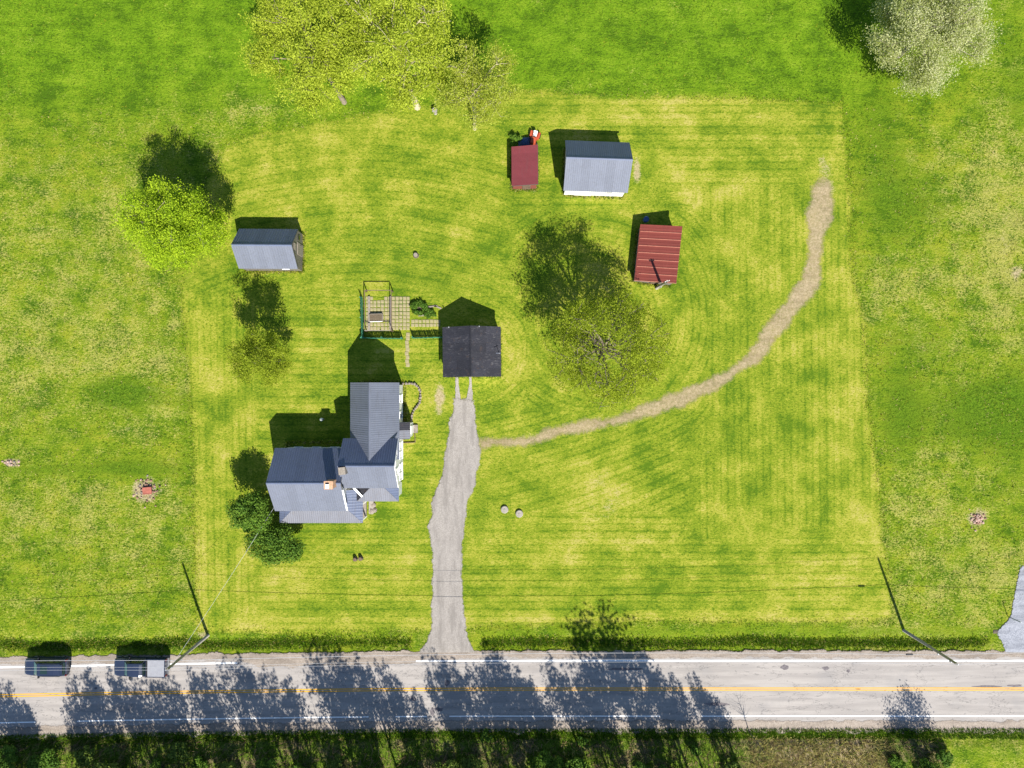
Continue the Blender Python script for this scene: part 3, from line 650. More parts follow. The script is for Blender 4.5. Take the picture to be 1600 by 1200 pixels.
# ------------------------------------------------------------------ farmhouse
house = empty('farmhouse', (-17.5, -9.5, 0), 0, 'white clapboard farmhouse with three grey metal roofed wings left of the driveway', 'house')
hx, hy = -17.5, -9.5
def hc(x, y): return x - hx, y - hy
WY0, WY1, WE, WR = -13.42 - hy, -6.78 - hy, 4.05, 6.75            # west wing
gable(house, -25.05 - hx, -17.45 - hx, WY0, WY1, WE, WR, 'x', M['roof_shaded'], M['white_wall'], 0.26, mats=(M['roof_sunlit'], M['roof_shaded']), rib=0.22)
EY0, EY1, EE, ER = -10.85 - hy, -5.68 - hy, 5.0, 7.4             # east block
gable(house, -17.62 - hx, -11.92 - hx, EY0, EY1, EE, ER, 'x', M['roof_shaded'], M['white_wall'], 0.24, mats=(M['roof_sunlit'], M['roof_shaded']), rib=0.22)
gable(house, -17.08 - hx, -11.92 - hx, -7.95 - hy, 0.15 - hy, 4.05, 6.95, 'y', M['roof_shaded'], M['white_wall'], 0.26, mats=(M['roof_sunlit'], M['roof_sunlit']), rib=0.22)
# valley flashing where the north wing runs into the east block
zt = 6.93; g_e = (ER - EE) / ((EY1 - EY0) / 2); xm = -14.5 - hx
# wrap-round porch on the west wing
pz0, pz1 = 2.75, 3.45; px0, px1 = -25.0 - hx, -16.05 - hx; py0 = -14.95 - hy; top_y = -13.0 - hy
dv = math.hypot(top_y - py0, pz1 - pz0); Lp = px1 - px0; run = top_y - py0
def vt_s(s): return dv * min(1.0, s / run if s < run else 1.0, (Lp - s) / run)
slope(house, (px0, py0, pz0), (1, 0, 0), (0, run, pz1 - pz0), Lp, vt_s, M['roof_porch'], 0.92, 0.23)
Le = 3.6; rune = 1.5
slope(house, (px1, py0, pz0), (0, 1, 0), (-run, 0, pz1 - pz0), Le, lambda s: dv * min(1.0, s / run), M['roof_shaded'], 0.9, 0.30)
slope(house, (px0, py0 + run * 1.0, pz0), (0, -1, 0), (run, 0, pz1 - pz0), run, lambda s: dv * max(0.0, (run - s) / run), M['roof_shaded'], 0.9, 0.23)  # west hip end takes the copy with shade in its colour
for k in range(6):
    x = px0 + 0.2 + (Lp - 0.4) * k / 5
    MB().box((x, py0 + 0.2, 1.3), (0.14, 0.14, 2.75)).build('porch_post', M['trim'], house)
for k in range(1, 3): MB().box((px1 - 0.2, py0 + 0.2 + 1.7 * k, 1.3), (0.14, 0.14, 2.75)).build('porch_post', M['trim'], house)
MB().box(((px0 + px1) / 2, (py0 + top_y) / 2 + 0.1, 0.18), (Lp - 0.3, run, 0.36)).build('porch_floor', M['wood'], house)
MB().box((px1 - 0.75, py0 + 2.9, 0.18), (1.3, 1.8, 0.36)).build('porch_floor', M['wood'], house)
# low hipped roof along the south side of the east block
ez0, ez1 = 3.15, 3.95; ex0, ex1 = -16.6 - hx, -12.12 - hx; ey0 = -12.55 - hy; etop = -10.95 - hy; r2 = etop - ey0; dv2 = math.hypot(r2, ez1 - ez0); L2 = ex1 - ex0
slope(house, (ex0, ey0, ez0), (1, 0, 0), (0, r2, ez1 - ez0), L2, lambda s: dv2 * min(1.0, s / r2, (L2 - s) / (r2 * 0.9)), M['roof_porch'], 0.92, 0.23)
slope(house, (ex1, ey0, ez0), (0, 1, 0), (-r2 * 0.9, 0, ez1 - ez0), r2, lambda s: math.hypot(r2 * 0.9, ez1 - ez0) * s / r2, M['roof_shaded'], 0.9, 0.23)
slope(house, (ex0, etop, ez0), (0, -1, 0), (r2, 0, ez1 - ez0), r2, lambda s: dv2 * (r2 - s) / r2, M['roof_dark'], 0.9, 0.23)  # darker roofing puts this west hip's shade into its colour
MB().box(((ex0 + ex1) / 2 + 0.05, (ey0 + etop) / 2 + 0.2, 1.45), (L2 - 0.45, r2 - 0.3, 3.1)).build('wall', M['white_wall'], house)
# white barge boards and flashing on the inner corner
def bar(a, b, w, h, name, mat):
    a, b = Vector(a), Vector(b); d = (b - a); t = Vector((-d.y, d.x, 0)).normalized() * w / 2; up = Vector((0, 0, h))
    MB().prism([a - t, a + t, b + t, b - t], up).build(name, mat, house)
bar((-17.40 - hx, -10.9 - hy, 6.05), (-17.40 - hx, -13.35 - hy, 4.10), 0.16, 0.10, 'barge_board', M['trim'])
bar((-16.95 - hx, -10.75 - hy, 4.05), (-15.95 - hx, -12.0 - hy, 3.5), 0.2, 0.06, 'corner_flashing', M['trim'])
bar((-11.86 - hx, EY0 + 0.02, EE - 0.02), (-11.86 - hx, (EY0 + EY1) / 2, ER - 0.02), 0.06, 0.10, 'barge_board', M['trim'])
bar((-11.86 - hx, EY1 - 0.02, EE - 0.02), (-11.86 - hx, (EY0 + EY1) / 2, ER - 0.02), 0.06, 0.10, 'barge_board', M['trim'])
# chimney on the west wing ridge
ch = MB().box((-18.35 - hx, -10.12 - hy, 7.0), (0.82, 0.74, 2.0)).build('chimney', M['brick'], house)
MB().box((-18.35 - hx, -10.12 - hy, 8.04), (0.90, 0.82, 0.10)).build('chimney_cap', M['brick'], ch)
MB().box((-18.45 - hx, -10.22 - hy, 8.14), (0.36, 0.40, 0.10)).build('flue_liner', M['whiteplastic'], ch)
MB().box((-18.45 - hx, -9.98 - hy, 8.13), (0.34, 0.16, 0.08)).build('flue_opening', M['blacktrim'], ch)
MB().box((-17.1 - hx, -8.75 - hy, 7.25), (0.7, 0.75, 0.9), 0.12).build('brown_roof_block', M['wood'], house)  # plain brown block at the west end of the east block's ridge
# windows and doors on the walls that face the drive
ewx = -12.16 - hx
for y, z, w, h in ((-6.75, 1.7, .75, 1.4), (-7.75, 1.7, .75, 1.4), (-9.05, 1.9, .7, 1.2), (-10.05, 1.7, .75, 1.4), (-7.25, 4.3, .7, 1.2), (-9.25, 4.3, .7, 1.2)):
    window(house, (ewx, y - hy, z), (1, 0, 0), w, h)
window(house, (ewx, -8.26 - hy, 6.0), (1, 0, 0), 0.5, 0.6)
nwx = -12.18 - hx
for y in (-1.6, -3.4): window(house, (nwx, y - hy, 1.75), (1, 0, 0), 0.75, 1.35)
for x in (-15.7, -13.5): window(house, (x - hx, 0.15 - 0.26 - hy, 1.75), (0, 1, 0), 0.8, 1.4)
window(house, (-14.5 - hx, 0.15 - 0.26 - hy, 4.4), (0, 1, 0), 0.7, 1.1)
for x in (-23.5, -21.5, -19.5): window(house, (x - hx, WY1 - 0.26, 1.8), (0, 1, 0), 0.8, 1.4)
for y in (-8.7, -11.4): window(house, (-25.05 + 0.26 - hx, y - hy, 1.8), (-1, 0, 0), 0.8, 1.4)
window(house, (-25.05 + 0.26 - hx, -10.1 - hy, 4.6), (-1, 0, 0), 0.7, 1.1)
for x in (-23.6, -19.2): window(house, (x - hx, WY0 + 0.26, 1.8), (0, -1, 0), 0.8, 1.4)
for x in (-15.0, -13.4): window(house, (x - hx, ey0 + 0.345, 1.6), (0, -1, 0), 0.7, 1.2)
dr = MB().box((-21.4 - hx, WY0 + 0.22, 1.35), (0.95, 0.08, 2.05)).build('door', M['brownwood'], house); MB().box((-21.05 - hx, WY0 + 0.14, 1.3), (0.06, 0.09, 0.06)).build('handle', M['chrome'], dr)
# side entry with a little shed roof
MB().box((-11.6 - hx, -5.0 - hy, 1.2), (1.15, 1.5, 2.3)).build('entry_wall', M['white_wall'], house)
slope(house, (-11.02 - hx, -5.95 - hy, 2.35), (0, 1, 0), (-1.2, 0, 0.5), 0.95, lambda s: 1.3, M['roof_porch'], 0.95, 0.24)
slope(house, (-11.02 - hx, -4.99 - hy, 2.40), (0, 1, 0), (-1.2, 0, 0.5), 0.85, lambda s: 1.3, M['roof_dark'], 0.85, 0.24)
dr = MB().box((-10.99 - hx, -5.0 - hy, 1.1), (0.07, 0.85, 2.0)).build('door', M['trim'], house); MB().box((-10.93 - hx, -4.7 - hy, 1.1), (0.06, 0.06, 0.06)).build('handle', M['chrome'], dr)
MB().box((-10.75 - hx, -5.0 - hy, 0.09), (0.5, 0.9, 0.22)).build('door_step', M['stone'], house)
MB().box((-16.1 - hx + 0.42, -12.9 - hy - 0.6, 0.1), (0.5, 1.9, 0.24)).build('porch_step', M['concrete'], house)

# ------------------------------------------------------------------ garage
gar = empty('garage', (-4.35, 3.45, 0), math.radians(0.6), 'dark roofed garage with patched roofing at the top of the grey driveway', 'garage')
def grid_roof(parent, x0, x1, y0, y1, ze, zr, rows, cols):
    xm = (x0 + x1) / 2
    for sgn in (-1, 1):
        xe = x0 if sgn < 0 else x1; run = abs(xm - xe)
        for r in range(rows):
            for c in range(cols):
                f0, f1 = c / cols, (c + 1) / cols; ya = y0 + (y1 - y0) * r / rows; yb = y0 + (y1 - y0) * (r + 1) / rows
                A = [(xe + (xm - xe) * f, y, ze + (zr - ze) * f) for f, y in ((f0, ya), (f0, yb), (f1, yb), (f1, ya))]
                j = 0.012 * ((r + c) % 2) + rnd.uniform(0, 0.006)
                MB().prism([(p[0], p[1], p[2] + j) for p in A], (0, 0, 0.025)).build('roof_sheet', M['roof_dark'], parent)
        A = [(xe, y0, ze - 0.12), (xe, y1, ze - 0.12), (xm, y1, zr - 0.12), (xm, y0, zr - 0.12)]
        MB().prism(A, (0, 0, 0.11)).build('roof_deck', M['deck'], parent)
    MB().prism([(xm - 0.14, y0, zr - 0.02), (xm + 0.14, y0, zr - 0.02), (xm, y0, zr + 0.08)], (0, y1 - y0, 0)).build('ridge_cap', M['roof_dark'], parent)
grid_roof(gar, -3.15, 3.15, -2.68, 2.72, 2.3, 4.1, 6, 2)
wall_gable(gar, -2.95, 2.95, -2.45, 2.5, 2.25, 3.9, 'y', M['white_wall'])
for x in (-1.4, 1.4):
    d = MB().box((x, -2.48, 1.05), (2.3, 0.08, 2.05)).build('garage_door', M['trim'], gar); MB().box((x, -2.54, 0.5), (0.3, 0.05, 0.06)).build('handle', M['blacktrim'], d)
window(gar, (2.95, 0.2, 1.4), (1, 0, 0), 0.8, 0.8); window(gar, (0, 2.5, 1.5), (0, 1, 0), 0.8, 0.8)
mast = MB().tube([(2.98, -0.2, 1.6), (2.98, -0.2, 3.75)], 0.035, 6).build('roof_mast', M['galv'], gar); MB().box((2.9, -0.2, 3.55), (0.5, 0.05, 0.05)).build('mast_arm', M['chrome'], mast)
MB().tube([(-2.4, 2.66, 2.75), (-2.4, 2.66, 3.1)], 0.06, 6).build('vent_pipe', M['galv'], gar)
MB().tube([(0.9, 2.66, 3.55), (0.9, 2.66, 3.85)], 0.06, 6).build('vent_pipe', M['galv'], gar)

# ------------------------------------------------------------------ outbuildings
b = empty('grey_barn', (9.1, 23.5, 0), math.radians(-2.0), 'small barn with pale grey metal roof and white front wall near the top', 'barn')
gable(b, -3.45, 3.5, -2.72, 2.70, 2.45, 5.15, 'x', M['roof_sunlit'], M['white_wall'], 0.22, mats=(M['roof_sunlit'], M['roof_shaded']), rib=0.2)
MB().box((-1.2, -2.52, 1.1), (1.9, 0.06, 2.0)).build('barn_door', M['trim'], b)
d = MB().box((3.29, 0, 1.2), (0.07, 1.8, 2.3)).build('barn_door', M['white_wall'], b); MB().box((3.35, 0.7, 1.2), (0.06, 0.06, 0.2)).build('handle', M['blacktrim'], d)
window(b, (1.6, -2.50, 1.4), (0, -1, 0), 0.7, 0.8)
b = empty('grey_shed', (-26.45, 14.68, 0), math.radians(-0.4), 'small grey metal roofed shed with weathered board walls beside the lime green tree', 'shed')
gable(b, -3.2, 3.2, -2.15, 2.15, 2.05, 4.2, 'x', M['roof_sunlit'], M['old_wood'], 0.1, mats=(M['roof_sunlit'], M['roof_shaded']), rib=0.3, pw=0.8)
d = MB().box((3.13, 0.1, 1.05), (0.08, 1.3, 1.9)).build('shed_door', M['wood'], b); MB().box((3.19, 0.6, 1.0), (0.06, 0.06, 0.18)).build('handle', M['blacktrim'], d)
MB().box((3.14, 1.35, 1.5), (0.07, 0.5, 0.6)).build('window', M['glass'], b); MB().box((3.15, 0.1, 2.9), (0.06, 0.7, 0.7)).build('loft_hatch', M['wood'], b)
MB().box((1.9, -2.2, 2.02), (0.8, 0.08, 0.06)).build('gutter_piece', M['trim'], b)
def mono(name, loc, rz, w, l, zw, ze, roofmat, wallmat, label, pw, seam, rib):
    b = empty(name, loc, rz, label, 'shed'); sl = math.hypot(w, ze - zw)
    slope(b, (-w / 2, l / 2, zw), (0, -1, 0), (w, 0, ze - zw), l, lambda s: sl, roofmat, pw, rib, 0.010)
    o = 0.15; x0, x1 = -w / 2 + o, w / 2 - o; g = (ze - zw) / w
    MB().prism([(x0, -l / 2 + o, -0.1), (x1, -l / 2 + o, -0.1), (x1, -l / 2 + o, ze - g * o - 0.15), (x0, -l / 2 + o, zw + g * o - 0.15)], (0, l - 2 * o, 0)).build('wall', wallmat, b)
    if seam:
        n = max(1, round(l / pw))
        for i in range(1, n):
            y = l / 2 - l * i / n; q = rnd.uniform(0.0, 0.25) if i % 2 else 0.05
            xs_ = -w / 2 + w * q * 0.4; z = lambda x: zw + g * (x + w / 2) + 0.035
            MB().prism([(xs_, y - 0.03, z(xs_)), (xs_, y + 0.03, z(xs_)), (w / 2, y + 0.03, z(w / 2)), (w / 2, y - 0.03, z(w / 2))], (0, 0, 0.05)).build('roof_seam', M['pink'], b)
    d = MB().box((0.2, -l / 2 + o - 0.03, 0.9), (0.9, 0.07, 1.7)).build('shed_door', M['brownwood'], b); MB().box((0.5, -l / 2 + o - 0.09, 0.9), (0.05, 0.06, 0.15)).build('handle', M['blacktrim'], d)
    return b
M['pink'] = plain('faded_red_seam', (0.42, 0.16, 0.11), 0.6, var=0.15)
mono('red_shed', (1.38, 23.75, 0), math.radians(0.3), 2.85, 4.28, 1.70, 2.35, M['roof_maroon'], M['red_wall'], 'plain maroon roofed narrow shed beside the barn with white front wall', 0.86, False, 0.12)
b = mono('red_shed', (15.85, 14.15, 0), math.radians(-6.2), 4.35, 6.15, 1.65, 2.75, M['roof_red'], M['old_wood'], 'red roofed shed with pale horizontal seams beside the wooden service pole', 0.77, True, 0.4)
MB().prism([(-2.175, -3.12, 1.68), (2.175, -3.12, 2.78), (2.175, -3.06, 2.78), (-2.175, -3.06, 1.68)], (0, 0, 0.06)).build('eave_trim', M['pink'], b)

# ------------------------------------------------------------------ poles and wires
def pole(loc, h, label, name='utility_pole', arm=None, extras=True):
    p = empty(name, (loc[0], loc[1], float(gz(loc[0], loc[1]))), 0, label, 'pole')
    MB().tube([(0, 0, -0.3), (0, 0, h * 0.5), (0, 0, h)], [0.17, 0.145, 0.115], 10).build('shaft', M['pole'], p, True)
    if extras:
        MB().tube([(0, 0, h), (0, 0, h + 0.22)], [0.04, 0.06], 8).build('insulator', M['galv'], p)
        MB().box((0, -0.16, h - 1.0), (0.08, 0.16, 0.3)).build('bracket', M['galv'], p)
        MB().box((0, -0.17, 6.2), (0.10, 0.2, 0.12)).build('cable_clamp', M['galv'], p)
    return p
pL = P(325, 993); pR = P(1412, 985)
pole(pL, 9.2, 'grey wooden utility pole with its top over the pickup truck bed')
pole(pR, 9.2, 'grey wooden utility pole leaning over the road near the blue grey gravel drive')
sp = pole(P(1025.8, 450.5), 5.3, 'short pale service pole at the lower end of the red seamed shed roof', 'service_pole', extras=False)
MB().box((0, 0, 5.2), (0.5, 0.09, 0.10), 0.3).build('cross_arm', M['pole'], sp)
for k in (-0.22, 0.22): MB().tube([(k * 0.95, k * 0.3, 5.24), (k * 0.95, k * 0.3, 5.36)], 0.04, 6).build('insulator', M['whiteplastic'], sp)
MB().tube([(0.05, -0.15, 1.0), (0.05, -0.15, 2.2)], 0.07, 6).build('meter_conduit', M['galv'], sp)
def wire(a, b, sag, r, label, mat, n=40, name='overhead_wire'):
    a, b = Vector(a), Vector(b); pts = []
    for i in range(n + 1):
        t = i / n; p = a.lerp(b, t); p.z -= 4 * sag * t * (1 - t); pts.append(p)
    return tag(MB().tube(pts, r, 5).build(name, mat, None, True), label, 'wire')
far_w = (pL[0] - 75, pL[1] - 1.6); far_e = (pR[0] + 75, pR[1] + 0.3)
for z, sag, r, dy, mat, wh in ((9.35, 1.2, 0.012, 0, M['cable'], 'top power wire'), (8.2, 1.25, 0.012, -0.2, M['cable'], 'middle neutral wire'), (6.25, 1.15, 0.020, -0.28, M['cable'], 'thick lower telephone cable')):
    wire((pL[0], pL[1] + dy, z), (pR[0], pR[1] + dy, z), sag, r, f'{wh} strung between the two road poles', mat)
    wire((far_w[0], far_w[1] + dy, z), (pL[0], pL[1] + dy, z), sag, r, f'{wh} running left from the pole by the pickup', mat)
    wire((pR[0], pR[1] + dy, z), (far_e[0], far_e[1] + dy, z), sag, r, f'{wh} running right from the pole by the gravel drive', mat)
wire((pL[0], pL[1], 8.2), (-24.9, -12.6, 4.0), 0.5, 0.012, 'thin service wire from the left pole to the farmhouse', M['cable'])
xsplice = (1372 - 800) / S; tt = (xsplice - pL[0]) / (pR[0] - pL[0]); zs = 6.25 - 4 * 1.15 * tt * (1 - tt)
tag(MB().tube([(xsplice - 0.38, pL[1] + (pR[1] - pL[1]) * tt - 0.28, zs - 0.02), (xsplice - 0.30, pL[1] + (pR[1] - pL[1]) * tt - 0.28, zs - 0.02), (xsplice + 0.30, pL[1] + (pR[1] - pL[1]) * tt - 0.28, zs - 0.02), (xsplice + 0.38, pL[1] + (pR[1] - pL[1]) * tt - 0.28, zs - 0.02)], [0.04, 0.10, 0.10, 0.04], 8).build('splice_case', M['blackcable']), 'black splice case hanging on the telephone cable near the right pole', 'splice case')

# ------------------------------------------------------------------ vehicles (front towards -x)
def wheel(parent, x, y, r=0.36, w=0.24):
    t = MB().tube([(x, y - w / 2, r), (x, y - w / 2 + 0.02, r), (x, y + w / 2 - 0.02, r), (x, y + w / 2, r)], [r * 0.93, r, r, r * 0.93], 18)
    wh = empty('wheel', (0, 0, 0)); wh.parent = parent
    t.build('tyre', M['rubber'], wh, False)
    s = 1 if y > 0 else -1
    MB().tube([(x, y + s * (w / 2 - 0.06), r), (x, y + s * (w / 2 + 0.006), r)], [r * 0.62, r * 0.58], 12).build('rim', M['rim'], wh)
def loft(stations, name, mat, parent, smooth=True):
    """stations: (x, half width, z low, z shoulder, z top, top half width)"""
    m = MB(); vs = []; fs = []; n = 10
    for (x, w, z0, z1, z2, wt) in stations:
        vs += [(x, -w * .9, z0), (x, -w, z0 + .12), (x, -w, z1), (x, -wt, z2 - .03), (x, -wt * .8, z2), (x, wt * .8, z2), (x, wt, z2 - .03), (x, w, z1), (x, w, z0 + .12), (x, w * .9, z0)]
    for i in range(len(stations) - 1):
        for k in range(n): fs.append((i * n + k, i * n + (k + 1) % n, (i + 1) * n + (k + 1) % n, (i + 1) * n + k))
    fs += [tuple(range(n)), tuple(range((len(stations) - 1) * n, len(stations) * n))[::-1]]
    return m.add(vs, fs).build(name, mat, parent, False)
def quad(parent, pts, name, mat, th=0.02):
    a, b, c = Vector(pts[0]), Vector(pts[1]), Vector(pts[2]); n = (b - a).cross(c - a).normalized() * th
    return MB().prism(pts, n).build(name, mat, parent)
def lights(p, xf, xr, w, zf, zr):
    for s in (-1, 1):
        MB().box((xf, s * w * .76, zf), (0.12, 0.26, 0.12)).build('headlight', M['headlight'], p)
        MB().box((xr, s * w * .86, zr), (0.10, 0.16, 0.36)).build('tail_light', M['taillight'], p)
def mirrors(p, x, w, z):
    for s in (-1, 1): MB().box((x, s * (w + 0.14), z), (0.14, 0.26, 0.17)).build('side_mirror', M['blacktrim'], p)
def suv(loc, rz, label):
    p = empty('parked_suv', loc, rz, label, 'car'); w = 0.95
    loft([(-2.42, .62, .42, .55, .70, .50), (-2.34, .80, .34, .66, .82, .68), (-2.1, .91, .30, .78, .94, .78), (-1.6, .95, .28, .86, 1.02, .86), (-1.0, .95, .28, .92, 1.08, .88), (1.9, .95, .28, .96, 1.10, .88), (2.25, .93, .32, .94, 1.08, .86), (2.38, .84, .42, .86, 1.0, .76)], 'body', M['carpaint'], p)
    loft([(-1.15, .84, .98, 1.02, 1.06, .80), (-0.42, .82, 1.0, 1.12, 1.64, .66), (0.2, .82, 1.0, 1.12, 1.74, .70), (1.4, .82, 1.0, 1.12, 1.72, .70), (2.0, .80, 1.0, 1.12, 1.62, .66), (2.3, .78, 1.0, 1.04, 1.12, .74)], 'cabin', M['carpaint'], p)
    quad(p, [(-1.12, -.72, 1.085), (-1.12, .72, 1.085), (-0.46, .58, 1.645), (-0.46, -.58, 1.645)][::-1], 'windshield', M['windshield'])
    quad(p, [(2.30, -.66, 1.16), (2.30, .66, 1.16), (2.04, .56, 1.60), (2.04, -.56, 1.60)], 'rear_window', M['carglass'])
    for s in (-1, 1):
        for xa, xb in ((-0.55, 0.35), (0.45, 1.25), (1.35, 1.95)):
            q = [(xa, s * .835, 1.14), (xb, s * .835, 1.14), (xb - .03, s * .735, 1.58), (xa + (.22 if xa < 0 else .03), s * .735, 1.58)]
            quad(p, q if s > 0 else q[::-1], 'side_window', M['carglass'], -0.02)
        MB().tube([(-0.1, s * .66, 1.76), (0.3, s * .66, 1.80), (1.5, s * .66, 1.79), (1.9, s * .66, 1.70)], 0.02, 5).build('roof_rail', M['blacktrim'], p)
        for x in (-1.45, 1.5): wheel(p, x, s * .82)
        MB().tube([(-2.0, s * .88, 0.66), (2.1, s * .93, 0.70)], 0.015, 4).build('side_strip', M['chrome'], p)
    MB().box((0.35, 0, 1.735), (0.75, 0.85, 0.025)).build('sunroof', M['carglass'], p)
    MB().box((2.15, 0, 1.63), (0.3, 1.1, 0.04)).build('rear_spoiler', M['carpaint'], p)
    MB().box((-2.40, 0, 0.58), (0.06, 0.7, 0.16)).build('grille', M['blacktrim'], p); MB().box((2.40, 0, 0.5), (0.06, 1.3, 0.16)).build('bumper', M['blacktrim'], p)
    lights(p, -2.30, 2.33, w, .74, .92); mirrors(p, -0.62, w - .1, 1.1); return p
def truck(loc, rz, label):
    p = empty('pickup_truck', loc, rz, label, 'truck')
    loft([(-2.85, .70, .46, .70, .88, .60), (-2.76, .90, .40, .84, 1.0, .78), (-2.5, .97, .38, .92, 1.1, .86), (-1.5, .99, .36, 1.0, 1.17, .92), (0.72, .99, .36, 1.0, 1.17, .92)], 'body', M['carpaint'], p)
    loft([(-1.55, .88, 1.1, 1.14, 1.17, .84), (-0.95, .86, 1.1, 1.2, 1.74, .68), (-0.3, .86, 1.1, 1.2, 1.84, .72), (0.35, .86, 1.1, 1.2, 1.82, .72), (0.62, .85, 1.1, 1.2, 1.70, .70), (0.72, .84, 1.1, 1.14, 1.2, .8)], 'cab', M['carpaint'], p)
    quad(p, [(-1.52, -.76, 1.19), (-1.52, .76, 1.19), (-0.99, .60, 1.735), (-0.99, -.60, 1.735)][::-1], 'windshield', M['windshield'])
    quad(p, [(0.735, -.62, 1.25), (0.735, .62, 1.25), (0.66, .58, 1.68), (0.66, -.58, 1.68)], 'rear_window', M['carglass'])
    m = MB()
    for s in (-1, 1): m.box((1.82, s * .94, .88), (2.1, 0.10, 0.72))
    m.box((1.82, 0, .58), (2.1, 1.8, 0.12)); m.box((0.81, 0, .88), (0.08, 1.86, .70)); m.build('bed', M['carpaint'], p)
    tg = MB().box((2.86, 0, .90), (0.08, 1.9, 0.66)).build('tailgate', M['carpaint'], p); MB().box((2.91, 0, 1.1), (0.04, 0.3, 0.08)).build('handle', M['chrome'], tg)
    MB().box((1.92, 0, 1.265), (1.82, 1.76, 0.035)).build('bed_cover', M['tonneau'], p)
    MB().box((0.93, 0, 1.27), (0.14, 1.8, 0.10)).build('cover_roll', M['blacktrim'], p)
    MB().box((2.95, 0, .52), (0.14, 1.8, 0.16)).build('bumper', M['chrome'], p); MB().box((-2.86, 0, .72), (0.06, 1.0, 0.24)).build('grille', M['blacktrim'], p)
    for s in (-1, 1):
        for xa, xb in ((-1.0, -0.18), (-0.1, 0.55)):
            q = [(xa, s * .875, 1.22), (xb, s * .875, 1.22), (xb - .03, s * .755, 1.68), (xa + (.2 if xa < -.5 else .03), s * .755, 1.68)]
            quad(p, q if s > 0 else q[::-1], 'side_window', M['carglass'], -0.02)
        for x in (-1.85, 1.75): wheel(p, x, s * .86, .39, .26)
    lights(p, -2.76, 2.90, .99, .86, .95); mirrors(p, -0.95, .95, 1.2)
    return p
def on_road(px, py): x, y = P(px, py); return (x, y, float(road_z(x, y)) + 0.004)
suv(on_road(80, 1037), math.radians(-0.6), 'dark blue wagon parked at the far left of the road')
truck(on_road(226, 1037), math.radians(-0.6), 'dark blue pickup truck with a light grey bed cover')

# ------------------------------------------------------------------ fenced kitchen garden
def fence(a, b, label, hgt=1.12, pitch=0.155):
    a, b = Vector((*P(*a), 0)), Vector((*P(*b), 0)); d = b - a; L = d.length; rz = math.atan2(d.y, d.x)
    f = empty('picket_fence', a, rz, label, 'fence'); pm = MB().prism([(-.064, 0, 0.03), (.064, 0, 0.03), (.064, 0, hgt - .1), (0, 0, hgt), (-.064, 0, hgt - .1)], (0, 0.022, 0)).mesh('picket', M['picket'])
    n = int(L / pitch)
    for i in range(n + 1):
        o = bpy.data.objects.new('picket', pm); link(o, f); o.location = (i * L / n, rnd.uniform(-.004, .004), rnd.uniform(-.02, .02)); o.rotation_euler = (rnd.uniform(-.03, .03), rnd.uniform(-.02, .02), 0)
    for z in (0.3, 0.85): MB().box((L / 2, 0.055, z), (L, 0.04, 0.09)).build('rail', M['picket'], f)
    k = max(2, int(L / 2) + 1)
    for i in range(k): MB().box((i * L / (k - 1), 0.12, hgt / 2), (0.09, 0.09, hgt + 0.05)).build('post', M['picket'], f)
    return f
fence((568.5, 528.5), (567, 466), 'green picket fence along the left side of the paved kitchen garden')
fence((568, 529), (629, 530), 'green picket fence across the lower left of the paved kitchen garden')
fence((646, 529), (694, 528), 'green picket fence between the garden gate gap and the garage')
pat = empty('garden_paving', (-14.0, 7.0, 0), 0, 'grid of square tan paving stones inside the picket fence', 'paving')
pvs = [MB().box((0, 0, 0), (0.36, 0.36, 0.07), 0, 0.94).mesh('paver', M['paver']) for _ in range(1)]
def paver(px, py, s=1.0):
    x, y = P(px, py); o = bpy.data.objects.new('paver', pvs[0]); link(o, pat)
    o.location = (x + 14.0 + rnd.uniform(-.02, .02), y - 7.0 + rnd.uniform(-.02, .02), float(gz(x, y)) + 0.03 + rnd.uniform(-.012, .012)); o.rotation_euler = (rnd.uniform(-.02, .02), rnd.uniform(-.02, .02), rnd.uniform(-.05, .05)); q = s * rnd.uniform(0.92, 1.06); o.scale = (q, q, 1)
for r in range(9):
    for c in range(12):
        if r == 0 and 1 < c < 5: continue
        paver(574.5 + c * 5.75, 466 + r * 5.9)
for c in range(8):
    for r in range(2): paver(645 + c * 5.8, 502 + r * 6)
for r in range(9): paver(636.5 + rnd.uniform(-1, 1), 523 + r * 5.9, 1.15)
fr = empty('garden_pergola', (*P(594, 487), 0), 0, 'open dark timber pergola standing over the paved garden', 'pergola')
fw, fl, fh = 2.9, 4.4, 1.25
for a in (-1, 1):
    for c in (-1, 1): MB().box((a * fw / 2, c * fl / 2, fh / 2), (0.09, 0.09, fh)).build('post', M['brownwood'], fr)
    MB().box((a * fw / 2, 0, fh + 0.04), (0.07, fl, 0.08)).build('top_rail', M['brownwood'], fr)
    MB().box((0, a * fl / 2, fh + 0.125), (fw, 0.07, 0.08)).build('top_rail', M['brownwood' if a > 0 else 'wood'], fr)
    MB().box((a * (fw / 2 - .25), -0.2, 0.16), (0.22, fl * .86, 0.16)).build('bed_board', M['wood'], fr)
pb = empty('planter_box', (*P(588.5, 497), 0), 0.03, 'white edged raised planter box on the garden paving', 'planter')
for y in (-.42, .42): MB().box((0, y, .22), (1.4, 0.05, 0.40)).build('side_board', M['trim' if y < 0 else 'wood'], pb)
for x in (-.72, .72): MB().box((x, 0, .22), (0.05, .78, 0.39)).build('end_board', M['wood'], pb)
MB().box((0, 0, .17), (1.36, .76, 0.34)).build('soil', M['soil'], pb)
for i, (a, bb_, rz) in enumerate([((676, 479), 1.1, .1), ((684, 480), .9, -.35), ((663, 493), 1.3, .05)]):
    x, y = P(*a); tag(MB().box((x, y, 0.09), (bb_, 0.16, 0.06), rz).build('loose_board', M['wood']), ['pale loose board lying at the edge of the kitchen garden', 'loose board beside the garage shadow, tilted down to the right', 'loose board at the lower edge of the green garden bed'][i], 'board', 'boards left in the kitchen garden')

